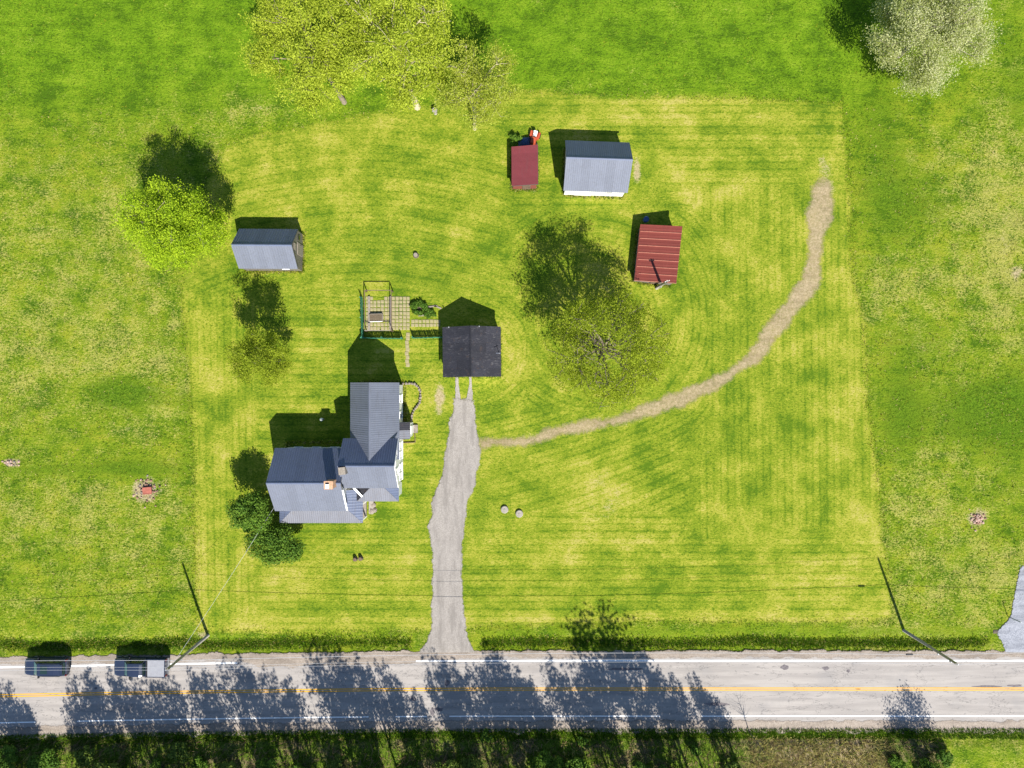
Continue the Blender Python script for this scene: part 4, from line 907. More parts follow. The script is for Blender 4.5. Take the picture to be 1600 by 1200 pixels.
# garden bed edged with stones by the house
bed = empty('stone_edging', (*P(640, 630), 0), 0, 'curved stone edging round the grass bed beside the farmhouse', 'edging')
curve = [(630, 599.5), (640, 599), (648, 600), (654, 605), (657, 612), (657, 621), (656, 629), (652, 635), (647, 641), (644, 649), (643, 657), (644, 666)]
rocks = [rock(0.17, i, 0.9).mesh('edging_stone', M['stone']) for i in range(5)]
cpts = []
for (a, c) in zip(curve[:-1], curve[1:]):
    L = math.hypot(c[0] - a[0], c[1] - a[1]); n = max(1, int(L / 3.4))
    cpts += [(a[0] + (c[0] - a[0]) * k / n, a[1] + (c[1] - a[1]) * k / n) for k in range(n)]
bx, by = P(640, 630)
for i, (a, c) in enumerate(cpts):
    x, y = P(a, c); o = bpy.data.objects.new('edging_stone', rocks[i % 5]); link(o, bed); o.location = (x - bx, y - by, 0.14 + rnd.uniform(-.03, .04)); o.rotation_euler = (0, 0, rnd.uniform(0, 6)); q = rnd.uniform(.75, 1.15); o.scale = (q, q, q * rnd.uniform(.9, 1.3))
def slab(pts, name, mat, z, th, label=None, cat=None):
    return tag(MB().prism([(*P(*p), z) for p in pts], (0, 0, th)).build(name, mat), label, cat)
bl = empty('border_edging', (*P(645, 682), 0), 0, 'low brown boards round the small plant bed by the house entry', 'edging')
ox, oy = P(645, 682)
for (a, c) in (((648, 671), (649, 691)), ((630, 692), (649, 691))):
    A = Vector((*P(*a), 0)); B = Vector((*P(*c), 0)); d = B - A; mid = (A + B) / 2
    MB().box((mid.x - ox, mid.y - oy, 0.08), (d.length, 0.06, 0.16), math.atan2(d.y, d.x)).build('edge_board', M['brownwood'], bl)

# ------------------------------------------------------------------ small things about the plot
for (a, label) in (((788.5, 796), 'round concrete tank lid in the lawn, the one nearer the driveway'), ((811.5, 802.5), 'round concrete tank lid in the lawn, the one farther from the driveway')):
    x, y = P(*a); z = float(gz(x, y)); e = empty('tank_lid', (x, y, z), 0, label, 'lid', 'concrete tank lids')
    MB().tube([(0, 0, -.05), (0, 0, .22), (0, 0, .25)], [.42, .41, .36], 20).build('rim', M['concrete'], e)
    MB().tube([(0, 0, .25), (0, 0, .29)], [.12, .10], 8).build('handle', M['concrete'], e)
def rockpile(px, py, rx, ry, n, r0, r1, mats, label, seed, name='stone_pile'):
    q = random.Random(seed); cx, cy = P(px, py); e = empty(name, (cx, cy, float(gz(cx, cy))), 0, label, 'stone pile')
    for i in range(n):
        a = q.uniform(0, 6.28); d = min(1.6, abs(q.gauss(0, .62))); m = rock(q.uniform(r0, r1), seed * 100 + i, 0.75); o = m.build('stone', mats[i % len(mats)], e)
        o.location = (math.cos(a) * d * rx / S, math.sin(a) * d * ry / S, 0.04 + 0.12 * max(0, 1 - d) * q.random()); o.rotation_euler = (q.uniform(-.3, .3), q.uniform(-.3, .3), q.uniform(0, 6))
    return e
rockpile(228, 765, 20, 18, 120, 0.06, 0.17, [M['pinkstone'], M['stone'], M['brownwood'], M['debris'], M['debris']], 'rubble pile round a rust red slab in the left field', 1)
x, y = P(232, 766); sl_ = empty('rust_red_slab', (x, y, 0.30), 0.08, 'flat rust red square slab lying on the rubble pile', 'slab')
MB().box((0, 0, 0), (1.0, 0.8, 0.07)).build('plate', M['redslab'], sl_)
for yy in (-.34, .34): MB().box((0, yy, .045), (0.96, 0.06, 0.03)).build('lip', M['redslab'], sl_)
rockpile(1527, 811, 13, 12, 60, 0.07, 0.18, [M['pinkstone'], M['debris'], M['pinkstone']], 'pinkish stone heap in the field at the right', 2)
rockpile(17, 722, 15, 5, 26, 0.07, 0.18, [M['pinkstone'], M['stone']], 'pale stones in the grass at the left edge', 3)
rockpile(582, 795, 6, 6, 6, 0.22, 0.4, [M['stone']], 'few flat stones at the farmhouse porch corner', 4)
x, y = P(650, 399); st = empty('tree_stump', (x, y, 0), 0, 'small sawn stump alone in the middle of the lawn', 'stump')
MB().tube([(0, 0, -.05), (0, 0, .15), (0, 0, .36)], [.36, .27, .25], 10).build('bark', M['darkbark'], st); MB().tube([(0, 0, .36), (0, 0, .375)], [.24, .23], 10).build('cut_face', M['wood'], st)
for i, (px, py) in enumerate(((555.5, 873), (564, 872))):
    x, y = P(px, py); st = empty('tree_stump', (x, y, 0), 0, ['left one of two dark low stumps in the front lawn', 'right one of two dark low stumps in the front lawn'][i], 'stump', 'front lawn stumps')
    MB().tube([(0, 0, -.05), (0, 0, .2), (0, 0, .45)], [.30, .24, .2], 9).build('bark', M['darkbark'], st); MB().tube([(0, 0, .45), (0, 0, .46)], [.19, .18], 9).build('cut_face', M['brownwood'], st)
x, y = P(680.5, 177); bbx = empty('bird_bath', (x, y, 0), 0, 'pale stone bird bath on the grass under the big trees', 'bird bath')
MB().tube([(0, 0, 0), (0, 0, .08), (0, 0, .7)], [.2, .16, .09], 10).build('pedestal', M['concrete'], bbx); MB().tube([(0, 0, .7), (0, 0, .84), (0, 0, .80)], [.12, .30, .24], 14).build('basin', M['concrete'], bbx)
x, y = P(505, 655); bt = empty('gazing_ball', (x, y, 0), 0, 'white garden ball on a short pedestal behind the farmhouse', 'ornament')
MB().tube([(0, 0, -.1), (0, 0, .08), (0, 0, .55)], [.16, .11, .07], 10).build('pedestal', M['concrete'], bt); MB().tube([(0, 0, .55), (0, 0, .60), (0, 0, .72), (0, 0, .86), (0, 0, .93)], [.06, .14, .19, .14, .04], 12).build('ball', M['whiteplastic'], bt, True)
# garden tractor, drum and tarp behind the maroon shed
x, y = P(834.5, 218); tr = empty('garden_tractor', (x, y, 0), math.radians(255), 'orange red garden tractor with white seat behind the maroon roofed shed', 'tractor')
MB().box((0.35, 0, .55), (0.75, 0.62, 0.5), 0, 0.86).build('hood', M['orange'], tr); MB().box((-0.3, 0, .42), (0.8, 1.0, 0.2), 0, .94).build('deck', M['orange'], tr)
for s in (-1, 1):
    MB().box((-0.42, s * .46, .60), (0.62, 0.22, 0.14), 0, .85).build('fender', M['orange'], tr)
    MB().tube([(-0.42, s * .52 - .1, .30), (-0.42, s * .52 + .1, .30)], .29, 14).build('rear_wheel', M['rubber'], tr); MB().tube([(0.5, s * .42 - .07, .2), (0.5, s * .42 + .07, .2)], .19, 12).build('front_wheel', M['rubber'], tr)
MB().box((-0.36, 0, .68), (0.42, 0.42, 0.12), 0, .9).build('seat', M['whiteplastic'], tr); MB().box((-0.60, 0, .84), (0.1, 0.42, 0.3)).build('seat_back', M['whiteplastic'], tr)
MB().tube([(-0.02, 0, .75), (-0.1, 0, .98)], .03, 6).build('steering_column', M['blacktrim'], tr)
MB().tube([(-.12 + .17 * math.cos(k * .524), .17 * math.sin(k * .524), .98) for k in range(13)], .018, 5).build('steering_wheel', M['blacktrim'], tr)
def drum(px, py, label, r=.3, h=.88):
    x, y = P(px, py); e = empty('barrel', (x, y, 0), 0, label, 'barrel')
    MB().tube([(0, 0, 0), (0, 0, .32 * h), (0, 0, .34 * h), (0, 0, .36 * h), (0, 0, .66 * h), (0, 0, .68 * h), (0, 0, .70 * h), (0, 0, h)], [r, r, r * 1.05, r, r, r * 1.05, r, r], 16).build('drum', M['blue'], e); MB().tube([(0, 0, h), (0, 0, h + .03)], [r * 1.03, r * .98], 16).build('lid', M['blue'], e)
x, y = P(820.5, 222.5); tp = empty('tarp_pile', (x, y, 0), 0.06, 'dark blue tarp over low stuff between the weed clump and orange tractor', 'tarp')
m = MB(); vs = []; fs = []; nx_t, ny_t = 9, 7
for j in range(ny_t):
    for i in range(nx_t):
        u, v = i / (nx_t - 1) * 2 - 1, j / (ny_t - 1) * 2 - 1; h_ = .42 * max(0.0, (1 - abs(u) ** 4)) * max(0.0, (1 - abs(v) ** 4)) + rnd.uniform(0, .07)
        vs.append((u * .75 + rnd.uniform(-.04, .04), v * .55 + rnd.uniform(-.04, .04), .02 + h_))
for j in range(ny_t - 1):
    for i in range(nx_t - 1): fs.append((j * nx_t + i, j * nx_t + i + 1, (j + 1) * nx_t + i + 1, (j + 1) * nx_t + i))
m.add(vs, fs).build('tarp_sheet', M['blue'], tp); MB().box((0, 0, .14), (1.2, .8, .26)).build('stacked_boards', M['wood'], tp)
drum(1008.5, 344, 'blue drum in the shadow at the upper end of the red seamed shed', .3, .55)
x, y = P(1574.5, 963); mk = empty('marker_post', (x, y, 0), 0, 'thin green marker post beside the blue grey gravel drive', 'post')
MB().tube([(0, 0, -.2), (0.05, 0, 1.9)], .04, 6).build('shaft', M['greenpost'], mk); MB().box((.05, 0, 1.85), (.03, .14, .2)).build('reflector', M['whiteplastic'], mk)
x, y = P(1554, 987); cv = empty('culvert_pipe', (x, y, -0.3), 0, 'steel culvert pipe end under the blue grey gravel drive', 'culvert')
m = MB(); n = 18
for (xx, r) in ((-.5, .34), (2.2, .34)): pass
vs = []; fs = []
for xx, r in ((-.15, .36), (2.5, .36), (2.5, .31), (-.15, .31)):
    for k in range(n): vs.append((xx, math.cos(2 * math.pi * k / n) * r, math.sin(2 * math.pi * k / n) * r))
for i in range(4):
    j = (i + 1) % 4
    for k in range(n): fs.append((i * n + k, i * n + (k + 1) % n, j * n + (k + 1) % n, j * n + k))
m.add(vs, fs).build('pipe', M['darkbark'], cv); MB().tube([(0.1, 0, 0), (0.14, 0, 0)], .30, 14).build('pipe_mouth_dark', M['blacktrim'], cv)  # black disc paints the darkness inside the pipe

# ------------------------------------------------------------------ vegetation
def leaves(centres, n_each, spread, size, seed, flat=0.6):
    r = np.random.default_rng(seed); C = np.repeat(np.asarray(centres), n_each, 0); N = len(C)
    Pn = C + r.normal(0, 1, (N, 3)) * spread * np.array([1, 1, .75]); nrm = r.normal(0, 1, (N, 3)); nrm[:, 2] = np.abs(nrm[:, 2]) + flat
    nrm /= np.linalg.norm(nrm, axis=1, keepdims=True); a = np.cross(nrm, r.normal(0, 1, (N, 3))); a /= np.linalg.norm(a, axis=1, keepdims=True); b = np.cross(nrm, a)
    s = (size * r.uniform(.55, 1.25, N))[:, None]; w = s * .62
    V = np.stack([Pn - a * s * .5, Pn + b * w * .5, Pn + a * s * .55, Pn - b * w * .5], 1).reshape(-1, 3); Fq = np.arange(N * 4).reshape(N, 4)
    return V, Fq
def tree_mesh(height, cz, rx, rz, seed, fork=0.28, limbs=9, subs=6, twigs=5, nleaf=22, spread=.35, size=.26, trunk_r=.3, lean=(0, 0), asym=None, squash=1.0, shell=0.0):
    """skeleton aimed at points spread through an ellipsoid; returns trunk MB, limb MB, leaf arrays"""
    q = random.Random(seed); tr = MB(); lb = MB(); ends = []
    C = Vector((lean[0], lean[1], cz)); zf = max(0.6, height * fork)
    top = Vector((lean[0] * .9, lean[1] * .9, cz + rz * .45))
    tp = [Vector((0, 0, -0.3)), Vector((lean[0] * .1, lean[1] * .1, zf * .5)), Vector((lean[0] * .3, lean[1] * .3, zf)), Vector((lean[0] * .6 + q.uniform(-.3, .3), lean[1] * .6 + q.uniform(-.3, .3), (zf + top.z) / 2)), top]
    rad = [trunk_r * 1.25, trunk_r, trunk_r * .8, trunk_r * .45, trunk_r * .12]
    tr.tube(tp, rad, 8)
    def along(t):
        t = max(0, min(.999, t)) * 4; i = int(t); return tp[i].lerp(tp[i + 1], t - i)
    def ell(f0, f1):
        while True:
            v = Vector((q.uniform(-1, 1), q.uniform(-1, 1), q.uniform(-1, 1)))
            if f0 <= v.length <= f1: return C + Vector((v.x * rx, v.y * rx * squash, v.z * rz))
    def inside(p):
        d = p - C; e = math.sqrt((d.x / rx) ** 2 + (d.y / (rx * squash)) ** 2 + (d.z / rz) ** 2)
        return p if e <= 1.02 else C + d / e * q.uniform(.9, 1.06)
    def branch(a, b, r0, r1, n, mb, sides):
        d = b - a; L = d.length; pts = []
        j = Vector((q.uniform(-1, 1), q.uniform(-1, 1), q.uniform(-.2, .5))) * L * .10
        for i in range(n + 1):
            t = i / n; p = a.lerp(b, t) + j * math.sin(t * math.pi) + Vector((q.uniform(-1, 1), q.uniform(-1, 1), q.uniform(-1, 1))) * L * .02 * (0 < i < n); pts.append(p)
        mb.tube(pts, [r0 + (r1 - r0) * i / n for i in range(n + 1)], sides, False); return pts
    for i in range(limbs):
        ang = 2.4 * i + q.uniform(-.3, .3); el = math.asin(max(-.55, min(1, -0.45 + 1.4 * (i + .5) / limbs)))
        k = q.uniform(.62, .92); t = C + Vector((math.cos(ang) * math.cos(el) * rx * k, math.sin(ang) * math.cos(el) * rx * squash * k, math.sin(el) * rz * k))
        st = along(.5 + .42 * max(0, (t.z - cz + rz) / (2 * rz)) * q.uniform(.7, 1.0)) if i % 3 else along(.48 + q.uniform(0, .1))
        r0 = trunk_r * q.uniform(.32, .5); lp = branch(st, t, r0, r0 * .3, 4, lb, 6)
        for s in range(subs):
            u = q.uniform(.3, 1.0); f = u * 4; ii = min(3, int(f)); a = lp[ii].lerp(lp[ii + 1], f - ii)
            v = Vector((q.gauss(0, 1), q.gauss(0, 1), q.gauss(.15, .8))).normalized(); b = inside(a + Vector((v.x * rx, v.y * rx, v.z * rz)) * q.uniform(.28, .5) + (t - st) * .22)
            sp = branch(a, b, r0 * .38, r0 * .12, 3, lb, 4)
            for w in range(twigs):
                u2 = q.uniform(.25, 1.0) * 3; jj = min(2, int(u2)); a2 = sp[jj].lerp(sp[jj + 1], u2 - jj)
                v = Vector((q.gauss(0, 1), q.gauss(0, 1), q.gauss(.2, .8))).normalized(); b2 = inside(a2 + Vector((v.x * rx, v.y * rx, v.z * rz)) * q.uniform(.12, .24) + (b - a) * .15)
                tw = branch(a2, b2, r0 * .14, r0 * .05, 2, lb, 3); ends += [tuple(tw[1]), tuple(tw[2]), tuple(a2.lerp(b2, .8))]
    if shell: ends = [e for e in ends if math.sqrt(((e[0] - C.x) / rx) ** 2 + ((e[1] - C.y) / (rx * squash)) ** 2 + ((e[2] - C.z) / rz) ** 2) > shell * q.uniform(.75, 1.15)]
    V, Fq = leaves(ends, nleaf, spread, size, seed + 5)
    return tr, lb, V, Fq
def tree(name, label, loc, cat='tree', leafm='leaf_spring', bark='bark', group=None, **kw):
    tr, lb, V, Fq = tree_mesh(**kw); e = empty(name, (loc[0], loc[1], float(gz(*loc))), 0, label, cat, group)
    tk = tr.build('trunk', M[bark], e, True); lb.build('limbs', M[bark], e, True)
    link(bpy.data.objects.new('crown', np_mesh('crown', V, Fq, M[leafm])), e); return e
# three big spring trees at the top
tree('maple_tree', 'left of the three big yellow green trees at the top edge', P(538, 160), leafm='leaf_spring', bark='midbark', height=15, cz=9.2, rx=5.9, rz=5.9, seed=3, limbs=12, subs=8, twigs=5, nleaf=38, spread=.36, size=.175, trunk_r=.25, lean=(-1.2, 1.6), fork=.32)
tree('maple_tree', 'middle of the three yellow green trees at the top, largest, with pale trunk', P(652, 168), leafm='leaf_spring', bark='palebark', height=17, cz=10.2, rx=6.4, rz=6.3, seed=8, limbs=12, subs=8, twigs=5, nleaf=38, spread=.36, size=.175, trunk_r=.30, lean=(-1.3, 2.7), fork=.34)
tree('maple_tree', 'right of the three yellow green trees at the top, with a sparse crown', P(742, 201), leafm='leaf_spring2', bark='palebark', height=12, cz=7.6, rx=4.3, rz=5.0, seed=14, limbs=11, subs=6, twigs=5, nleaf=16, spread=.36, size=.17, trunk_r=.2, lean=(0.4, 1.4), fork=.25)
tree('lime_tree', 'round lime green tree at the left above the grey shed', P(322, 376), leafm='leaf_lime', height=13, cz=7.2, rx=4.55, rz=5.5, seed=21, limbs=13, subs=8, twigs=6, nleaf=38, spread=.36, size=.16, trunk_r=.28, squash=.92)
tree('sparse_tree', 'thin sparse tree just below the grey shed', P(436, 563), leafm='leaf_olive', bark='darkbark', height=9, cz=6.0, rx=2.9, rz=4.9, seed=31, limbs=11, subs=6, twigs=4, nleaf=24, spread=.28, size=.155, trunk_r=.17, shell=.35)
tree('old_maple', 'wide open crowned tree between the garage and the red seamed shed', P(932, 548), leafm='leaf_olive', bark='midbark', height=14, cz=8.1, rx=6.1, rz=5.8, seed=45, limbs=17, subs=8, twigs=5, nleaf=24, spread=.36, size=.17, trunk_r=.34, fork=.2, shell=.62)
tree('blossom_tree', 'pale blossoming tree in the top right corner', P(1404, 86), leafm='leaf_pale', bark='wood', height=10, cz=5.6, rx=6.1, rz=4.6, seed=52, limbs=14, subs=8, twigs=6, nleaf=32, spread=.40, size=.16, trunk_r=.3)
# dense shrubs by the house
def shrub(label, loc, rx, h, seed, leafm='leaf_dark', n=4200, size=.2, name='shrub', squash=1.0, cat='shrub', group=None):
    q = random.Random(seed); r = np.random.default_rng(seed); e = empty(name, (loc[0], loc[1], float(gz(*loc))), 0, label, cat, group); st = MB()
    cs = []
    for i in range(max(12, int(26 * rx / 2.5))):
        a = q.uniform(0, 6.28); d = math.sqrt(q.random()) * rx * .74; zt = h * (.42 + .42 * math.sqrt(max(0, 1 - (d / rx) ** 2)) * q.uniform(.8, 1.1)); p = (math.cos(a) * d, math.sin(a) * d * squash, zt); cs.append(p)
        st.tube([(0, 0, -.1), (p[0] * .45, p[1] * .45, zt * .5), p], [.05, .035, .015], 4, False)
    C = np.array(cs)[r.integers(0, len(cs), n)]; v = r.normal(0, 1, (n, 3)); v /= np.linalg.norm(v, axis=1, keepdims=True)
    Pn = C + v * (r.random((n, 1)) ** .4) * np.array([rx * .34, rx * .34 * squash, h * .2]); Pn[:, 2] = np.maximum(Pn[:, 2], .08)
    nrm = v + r.normal(0, .6, (n, 3)); nrm[:, 2] += .3; nrm /= np.linalg.norm(nrm, axis=1, keepdims=True); a = np.cross(nrm, r.normal(0, 1, (n, 3))); a /= np.linalg.norm(a, axis=1, keepdims=True); b = np.cross(nrm, a); s = (size * r.uniform(.6, 1.2, n))[:, None]
    V = np.stack([Pn - a * s * .5, Pn + b * s * .33, Pn + a * s * .55, Pn - b * s * .33], 1).reshape(-1, 3)
    st.build('stems', M['darkbark'], e); link(bpy.data.objects.new('foliage', np_mesh('foliage', V, np.arange(n * 4).reshape(n, 4), M[leafm])), e); return e
shrub('tall dark green shrub against the left end of the farmhouse', P(412, 789), 2.55, 5.8, 61, n=11000)
shrub('broad dark green shrub in front of the left end of the farmhouse', P(441, 842), 3.3, 4.3, 62, n=14000, squash=.8)
shrub('small shrub on the low side of the tall dark shrub by the house', P(404, 812), 1.3, 2.6, 63, n=2500)
shrub('small bright green plant beside the house entry', P(642, 681), .42, .7, 64, 'leaf_lime', 400, .16)
shrub('leafy green plants in the kitchen garden bed', P(655, 482), 1.25, .6, 65, 'leaf_green', 1500, .2, squash=.7)
shrub('green plants in the garden bed nearer the garage', P(672, 491), .8, .5, 66, 'leaf_green', 700, .18, squash=.7)
shrub('dark weed clump behind the maroon roofed shed', P(806, 221), .75, 1.0, 67, 'leaf_dark', 700, .2)
# sapling on the far verge
def sapling(px, py, h, label, seed):
    q = random.Random(seed); x, y = P(px, py); e = empty('bare_sapling', (x, y, float(gz(x, y))), 0, label, 'sapling'); m = MB(); m.tube([(0, 0, -.1), (.1, 0, h * .5), (.05, .1, h)], [.05, .035, .01], 5); m.build('trunk', M['darkbark'], e)
    t = MB()
    for i in range(26):
        z = h * q.uniform(.3, .95); a = q.uniform(0, 6.28); L = h * .3 * q.uniform(.4, 1); t.tube([(.07, .03, z), (.07 + math.cos(a) * L * .5, math.sin(a) * L * .5, z + L * .5), (.07 + math.cos(a) * L, math.sin(a) * L, z + L * 1.1)], [.018, .012, .006], 3, False)
    t.build('limbs', M['darkbark'], e)
sapling(1170, 1143, 4.6, 'bare sapling on the far road verge by the dry brush', 71)

# the wood south of the road: only its edge is in the picture, its shadows lie across the road
protos = []
for i, kw in enumerate([dict(height=16, cz=10.9, rx=2.2, rz=5.1, seed=101, limbs=12, subs=5, twigs=4, nleaf=2, spread=.24, size=.30, trunk_r=.17, fork=.2),
                        dict(height=16, cz=10.6, rx=2.7, rz=5.4, seed=102, limbs=13, subs=5, twigs=4, nleaf=2, spread=.26, size=.30, trunk_r=.19, fork=.2),
                        dict(height=16, cz=11.0, rx=1.9, rz=5.0, seed=103, limbs=12, subs=5, twigs=4, nleaf=2, spread=.22, size=.30, trunk_r=.15, fork=.25),
                        dict(height=16, cz=10.5, rx=3.2, rz=5.5, seed=104, limbs=11, subs=6, twigs=4, nleaf=3, spread=.35, size=.34, trunk_r=.22, fork=.3)]):
    tr, lb, V, Fq = tree_mesh(**kw)
    if i < 3:
        z0, z1 = kw['cz'] - kw['rz'], kw['cz'] + kw['rz']
        cone = lambda z: 1.15 - 0.62 * np.clip((z - z0) / (z1 - z0), 0, 1)
        C4 = V.reshape(-1, 4, 3); ctr = C4.mean(1, keepdims=True); f = cone(ctr[..., 2:3]); C4 = C4 + np.concatenate([ctr[..., :2] * (f - 1), ctr[..., 2:3] * 0], -1); V = C4.reshape(-1, 3)
        lb.v = [(p[0] * float(cone(p[2])), p[1] * float(cone(p[2])), p[2]) for p in lb.v]
    protos.append((tr.mesh('trunk', M['darkbark'], True), lb.mesh('limbs', M['darkbark']), np_mesh('crown', V, Fq, M['leaf_wood'])))
WOOD_LABEL = 'slender woodland tree beyond the bottom edge whose shadow falls across the road'
def wood_tree(tipx, tipy, pyb, kind, sc=1.0):
    h = (pyb - tipy) / (S * .868); pxb = tipx + .307 * S * h; x, y = P(pxb, pyb); s = h / 16.0
    e = empty('woodland_tree', (x, y, float(gz(x, y))), rnd.uniform(0, 6.28), WOOD_LABEL, 'tree', 'trees of the wood south of the road'); e.scale = (s * sc, s * sc, s)
    for nm, me in zip(('trunk', 'limbs', 'crown'), protos[kind]): link(bpy.data.objects.new(nm, me), e)
TIPS = [(-40, 1040, 1), (8, 1062, 1), (30, 1085, 2), (-15, 1055, 1), (112, 1052, 1), (128, 1030, 2), (100, 1085, 1), (150, 1060, 0), (170, 1035, 2), (190, 1052, 1), (215, 1040, 1), (240, 1058, 0), (262, 1040, 1), (297, 1030, 2), (322, 1040, 0), (345, 1025, 1), (366, 1016, 2), (388, 1030, 0), (408, 1032, 1),
        (440, 1044, 2), (486, 1000, 1), (498, 1030, 0), (520, 1004, 2), (540, 1030, 1), (556, 1014, 2), (586, 1024, 1), (610, 1050, 0), (640, 1062, 2), (667, 1000, 1), (682, 1022, 0), (704, 1020, 2), (730, 1030, 1), (760, 990, 2), (748, 1024, 0), (780, 1026, 1), (806, 1035, 2), (820, 1050, 0),
        (850, 1014, 2), (884, 1014, 1), (905, 1030, 0), (922, 1034, 2), (926, 948, 3), (948, 1014, 2), (980, 1036, 0), (1002, 1014, 2), (1018, 1036, 0), (1042, 1040, 2), (1075, 1040, 2), (1092, 1062, 0), (1112, 1078, 0)]
for i, (tx, ty, k) in enumerate(TIPS):
    if i < 0: continue
    wood_tree(tx, ty + 4, 1214 + (i * 37) % 42, k, rnd.uniform(.78, 1.0))
for i in range(15): wood_tree(-40 + i * 74 + rnd.uniform(-16, 16), 1098 + rnd.uniform(-12, 34), 1270 + rnd.uniform(0, 70), rnd.choice((0, 1, 2)), 1.1)  # unseen back row added to shade the southern lane and bottom strip
# a twiggy bush by itself on the right
tree('twiggy_tree', 'twiggy thicket tree beyond the bottom edge shading the road at the right', P(1452, 1222), leafm='leaf_wood', bark='darkbark', height=12, cz=7.6, rx=2.7, rz=3.6, seed=81, limbs=12, subs=7, twigs=5, nleaf=4, spread=.35, size=.2, trunk_r=.10, fork=.2)
# undergrowth
ug = [(20, 1178, 1.6), (80, 1188, 1.9), (140, 1176, 1.3), (180, 1200, 2.0), (285, 1170, 1.3), (320, 1192, 1.3), (255, 1196, 1.2), (360, 1205, 1.7), (420, 1195, 1.5), (480, 1200, 1.6), (530, 1190, 1.2), (580, 1204, 1.5), (700, 1196, 1.6), (735, 1192, 1.5), (760, 1146, .8), (855, 1190, 2.0), (900, 1200, 1.8), (910, 1158, .7), (1000, 1196, 1.0), (1085, 1168, .8), (1140, 1200, 1.3), (1395, 1186, 1.2), (1440, 1196, 1.5), (1470, 1178, 1.1), (20, 1205, 1.8), (641, 1206, 1.3), (1040, 1204, 1.2)]
ORD = ['leftmost', 'second', 'third', 'fourth', 'fifth', 'sixth', 'seventh', 'eighth', 'ninth', 'tenth', 'eleventh', 'twelfth', 'thirteenth', 'fourteenth', 'fifteenth', 'sixteenth', 'seventeenth', 'eighteenth', 'nineteenth', 'twentieth', 'twenty-first', 'twenty-second', 'twenty-third', 'twenty-fourth', 'twenty-fifth', 'twenty-sixth', 'rightmost']
ug.sort()
for i, (a, c, r) in enumerate(ug):
    shrub(f'{ORD[i]} from the left of the low green undergrowth shrubs along the bottom edge' if 0 < i < 26 else f'{ORD[i]} of the low green undergrowth shrubs along the bottom edge', P(a, c), r, r * .95, 200 + i, rnd.choice(['leaf_green', 'leaf_wood', 'leaf_dark']), int(900 * r * r) + 300, .22, 'undergrowth_shrub', group='undergrowth shrubs at the edge of the wood')

# ------------------------------------------------------------------ grass blades
def tufts(name, xy, hgt, wid, cols, nb=3, lean=.7, seed=1):
    r = np.random.default_rng(seed); N = len(xy); z = gz(xy[:, 0], xy[:, 1]); V = []; Cc = []
    for k in range(nb):
        a = r.uniform(0, 6.283, N); ln = hgt * lean * r.uniform(.3, 1.2, N); dx, dy = np.cos(a), np.sin(a); w = wid * r.uniform(.6, 1.2, N)
        o = r.normal(0, .5, (N, 2)) * wid[:, None]; bx_, by_ = xy[:, 0] + o[:, 0], xy[:, 1] + o[:, 1]
        p1 = np.stack([bx_ - dy * w * .5, by_ + dx * w * .5, z - .01], 1); p2 = np.stack([bx_ + dy * w * .5, by_ - dx * w * .5, z - .01], 1); p3 = np.stack([bx_ + dx * ln, by_ + dy * ln, z + hgt * r.uniform(.6, 1.1, N)], 1)
        V.append(np.stack([p1, p2, p3], 1)); c = np.clip(cols * r.uniform(.75, 1.25, (N, 1)), 0, 1); Cc.append(np.repeat(c[:, None, :], 3, 1))
    V = np.concatenate(V).reshape(-1, 3); Cc = np.concatenate(Cc).reshape(-1, 3); me = np_mesh(name, V, np.arange(len(V)).reshape(-1, 3), M['tuft'])
    ca = me.color_attributes.new('tint', 'FLOAT_COLOR', 'POINT'); ca.data.foreach_set('color', np.concatenate([Cc, np.ones((len(Cc), 1))], 1).astype(np.float32).ravel())
    return link(bpy.data.objects.new(name, me))
def palette(n, names, probs, seed):
    pal = {'g': (.085, .155, .008), 'd': (.040, .095, .006), 'y': (.24, .27, .018), 's': (.42, .37, .12), 'b': (.24, .17, .09), 'v': (.10, .20, .008)}
    r = np.random.default_rng(seed); A = np.array([pal[k] for k in names]); return A[r.choice(len(names), n, p=probs)]
# ditch grass north of the road
n = 26000; x_ = rng.uniform(-62, 62, n); pyd = DITCH + rng.normal(0, 5.0, n) + 6 * (vnoise(x_ + 300, x_ * 0, .3, 92) - .5) ; y_ = (600 - pyd - .35 * bend(x_ * S + 800)) / S; k = (gate(x_) > rng.random(len(x_)) * .9 + .1) & (pyd < 1016) & (pyd > 984); xy = np.stack([x_, y_], 1)[k]; n = len(xy)
tag(tufts('ditch_grass', xy, rng.uniform(.07, .24, n) * (.6 + .8 * vnoise(xy[:, 0] + 300, xy[:, 1] + 300, .5, 91)), rng.uniform(.05, .10, n), palette(n, 'gdvys', [.26, .10, .44, .12, .08], 1), 3, .75, 2), 'tall dark green grass growing in the ditch beside the road', 'grass', kind='stuff')
# rough field
def infield(n, seed):
    r = np.random.default_rng(seed); x = r.uniform(-62, 62, n); y = r.uniform(-27, 45, n); px, py = x * S + 800, 600 - y * S; return x, y, px, py, sdf(px, py, LAWN)
x_, y_, pxx, pyy, sd = infield(70000, 5); k = (sd < -2) & (vnoise(x_ + 300, y_ + 300, .6, 77) > .35); xy = np.stack([x_, y_], 1)[k]; n = len(xy); top = (600 - xy[:, 1] * S) < 170
cols = np.where(top[:, None], palette(n, 'gvy', [.35, .55, .10], 3), palette(n, 'gdysv', [.30, .12, .26, .16, .16], 4))
tag(tufts('field_grass', xy, rng.uniform(.05, .15, n), rng.uniform(.06, .11, n), cols, 3, 1.2, 6), 'rough unmown grass of the fields round the lawn', 'grass', kind='stuff')
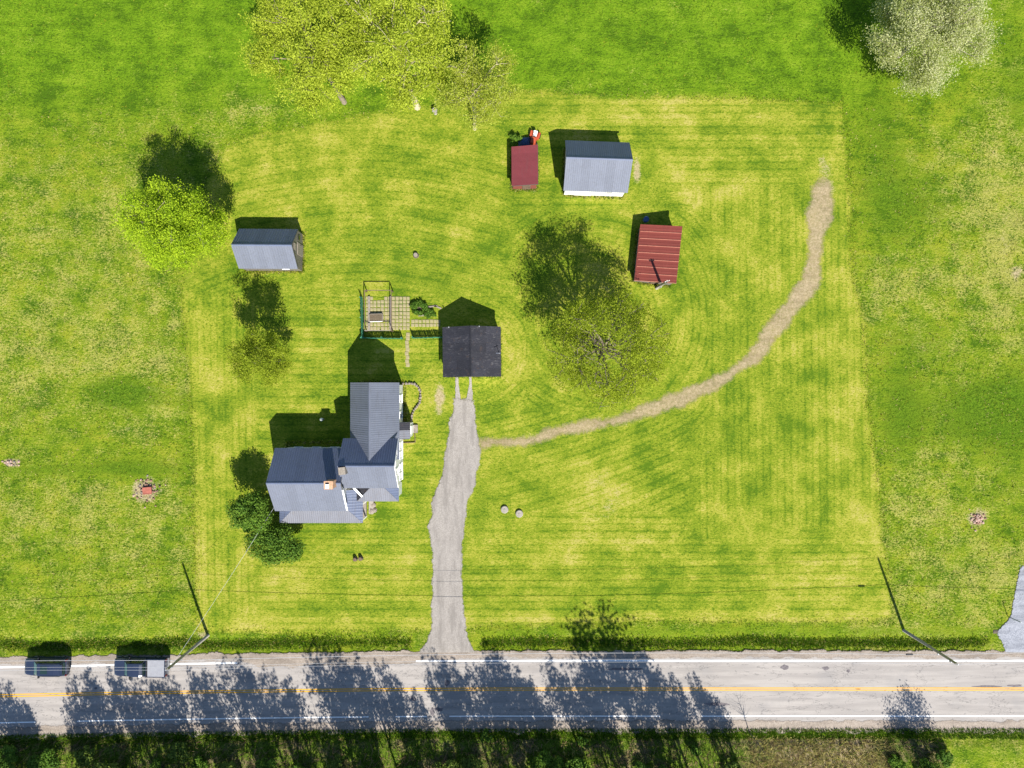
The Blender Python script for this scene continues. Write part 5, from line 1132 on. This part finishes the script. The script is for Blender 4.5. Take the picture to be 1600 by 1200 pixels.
# fringe where the mown lawn stops, and round the buildings
pts = []
for (a, c) in zip(LAWN, LAWN[1:] + LAWN[:1]):
    L = math.hypot(c[0] - a[0], c[1] - a[1]); m_ = int(L * 1.6); t = rng.random(m_); pts.append(np.stack([a[0] + (c[0] - a[0]) * t + rng.normal(-1, 4.0, m_), a[1] + (c[1] - a[1]) * t + rng.normal(0, 4.0, m_)], 1))
q_ = np.concatenate(pts); q_ = q_[~((np.abs(q_[:, 0] - 698) < 34) & (q_[:, 1] > 960))]; xy = np.stack([(q_[:, 0] - 800) / S, (600 - q_[:, 1]) / S], 1); n = len(xy)
tag(tufts('lawn_edge_grass', xy, rng.uniform(.05, .12, n), rng.uniform(.06, .10, n), palette(n, 'gdys', [.4, .1, .3, .2], 8), 3, .7, 9), 'longer grass along the edge of the mown lawn', 'grass', kind='stuff')
pts = []
def around(cx, cy, rz, w, l, n):
    t = rng.random(n) * 2 * (w + l); xx = np.where(t < w, t - w / 2, np.where(t < w + l, w / 2, np.where(t < 2 * w + l, w * 1.5 + l - t, -w / 2))); yy = np.where(t < w, -l / 2, np.where(t < w + l, t - w - l / 2, np.where(t < 2 * w + l, l / 2, l * 1.5 + 2 * w - t)))
    xx = xx + rng.normal(0, .12, n); yy = yy + rng.normal(0, .12, n); ca, sa = math.cos(rz), math.sin(rz); pts.append(np.stack([cx + xx * ca - yy * sa, cy + xx * sa + yy * ca], 1))
around(9.1, 23.5, math.radians(-2), 6.6, 5.1, 1300); around(-26.45, 14.68, 0, 6.3, 4.2, 1200); around(1.38, 23.75, 0, 2.7, 4.1, 900); around(15.85, 14.15, math.radians(-6.2), 4.2, 6, 1100); around(-4.35, 3.45, 0, 6.0, 5.1, 900); around(-21, -10.1, 0, 8.2, 7.2, 1000); around(-14.5, -3.0, 0, 5, 6.4, 900)
xy = np.concatenate(pts); n = len(xy)
tag(tufts('wall_foot_grass', xy, rng.uniform(.12, .34, n), rng.uniform(.04, .08, n), palette(n, 'gysb', [.35, .3, .3, .05], 12), 3, .6, 13), 'uncut grass along the feet of the buildings', 'grass', kind='stuff')
# verge and dead brush south of the road
n = 16000; x_ = rng.uniform(-62, 62, n); pys = rng.uniform(1138, 1156, n); y_ = (600 - pys - bend(x_ * S + 800)) / S; xy = np.stack([x_, y_], 1)
tag(tufts('verge_grass', xy, rng.uniform(.15, .4, n), rng.uniform(.05, .09, n), palette(n, 'gdvs', [.4, .2, .33, .07], 14), 3, .7, 15), 'green grass strip along the far side of the road', 'grass', kind='stuff')
n = 22000; pxs = rng.uniform(0, 1480, n); pys = rng.uniform(1154, 1235, n); dens = np.where((pxs > 1170) & (pxs < 1400), 1.0, .35); k = rng.random(n) < dens; xy = np.stack([(pxs - 800) / S, (600 - pys) / S], 1)[k]; n = len(xy); dry_ = (xy[:, 0] > 25.5) & (xy[:, 0] < 42)
cols = np.where(dry_[:, None], palette(n, 'sbg', [.55, .30, .15], 16), palette(n, 'gdbs', [.3, .25, .33, .12], 17))
tag(tufts('dead_brush', xy, rng.uniform(.3, .9, n), rng.uniform(.04, .08, n), cols, 3, .9, 18), 'dry brown stalks and brush below the road', 'brush', kind='stuff')
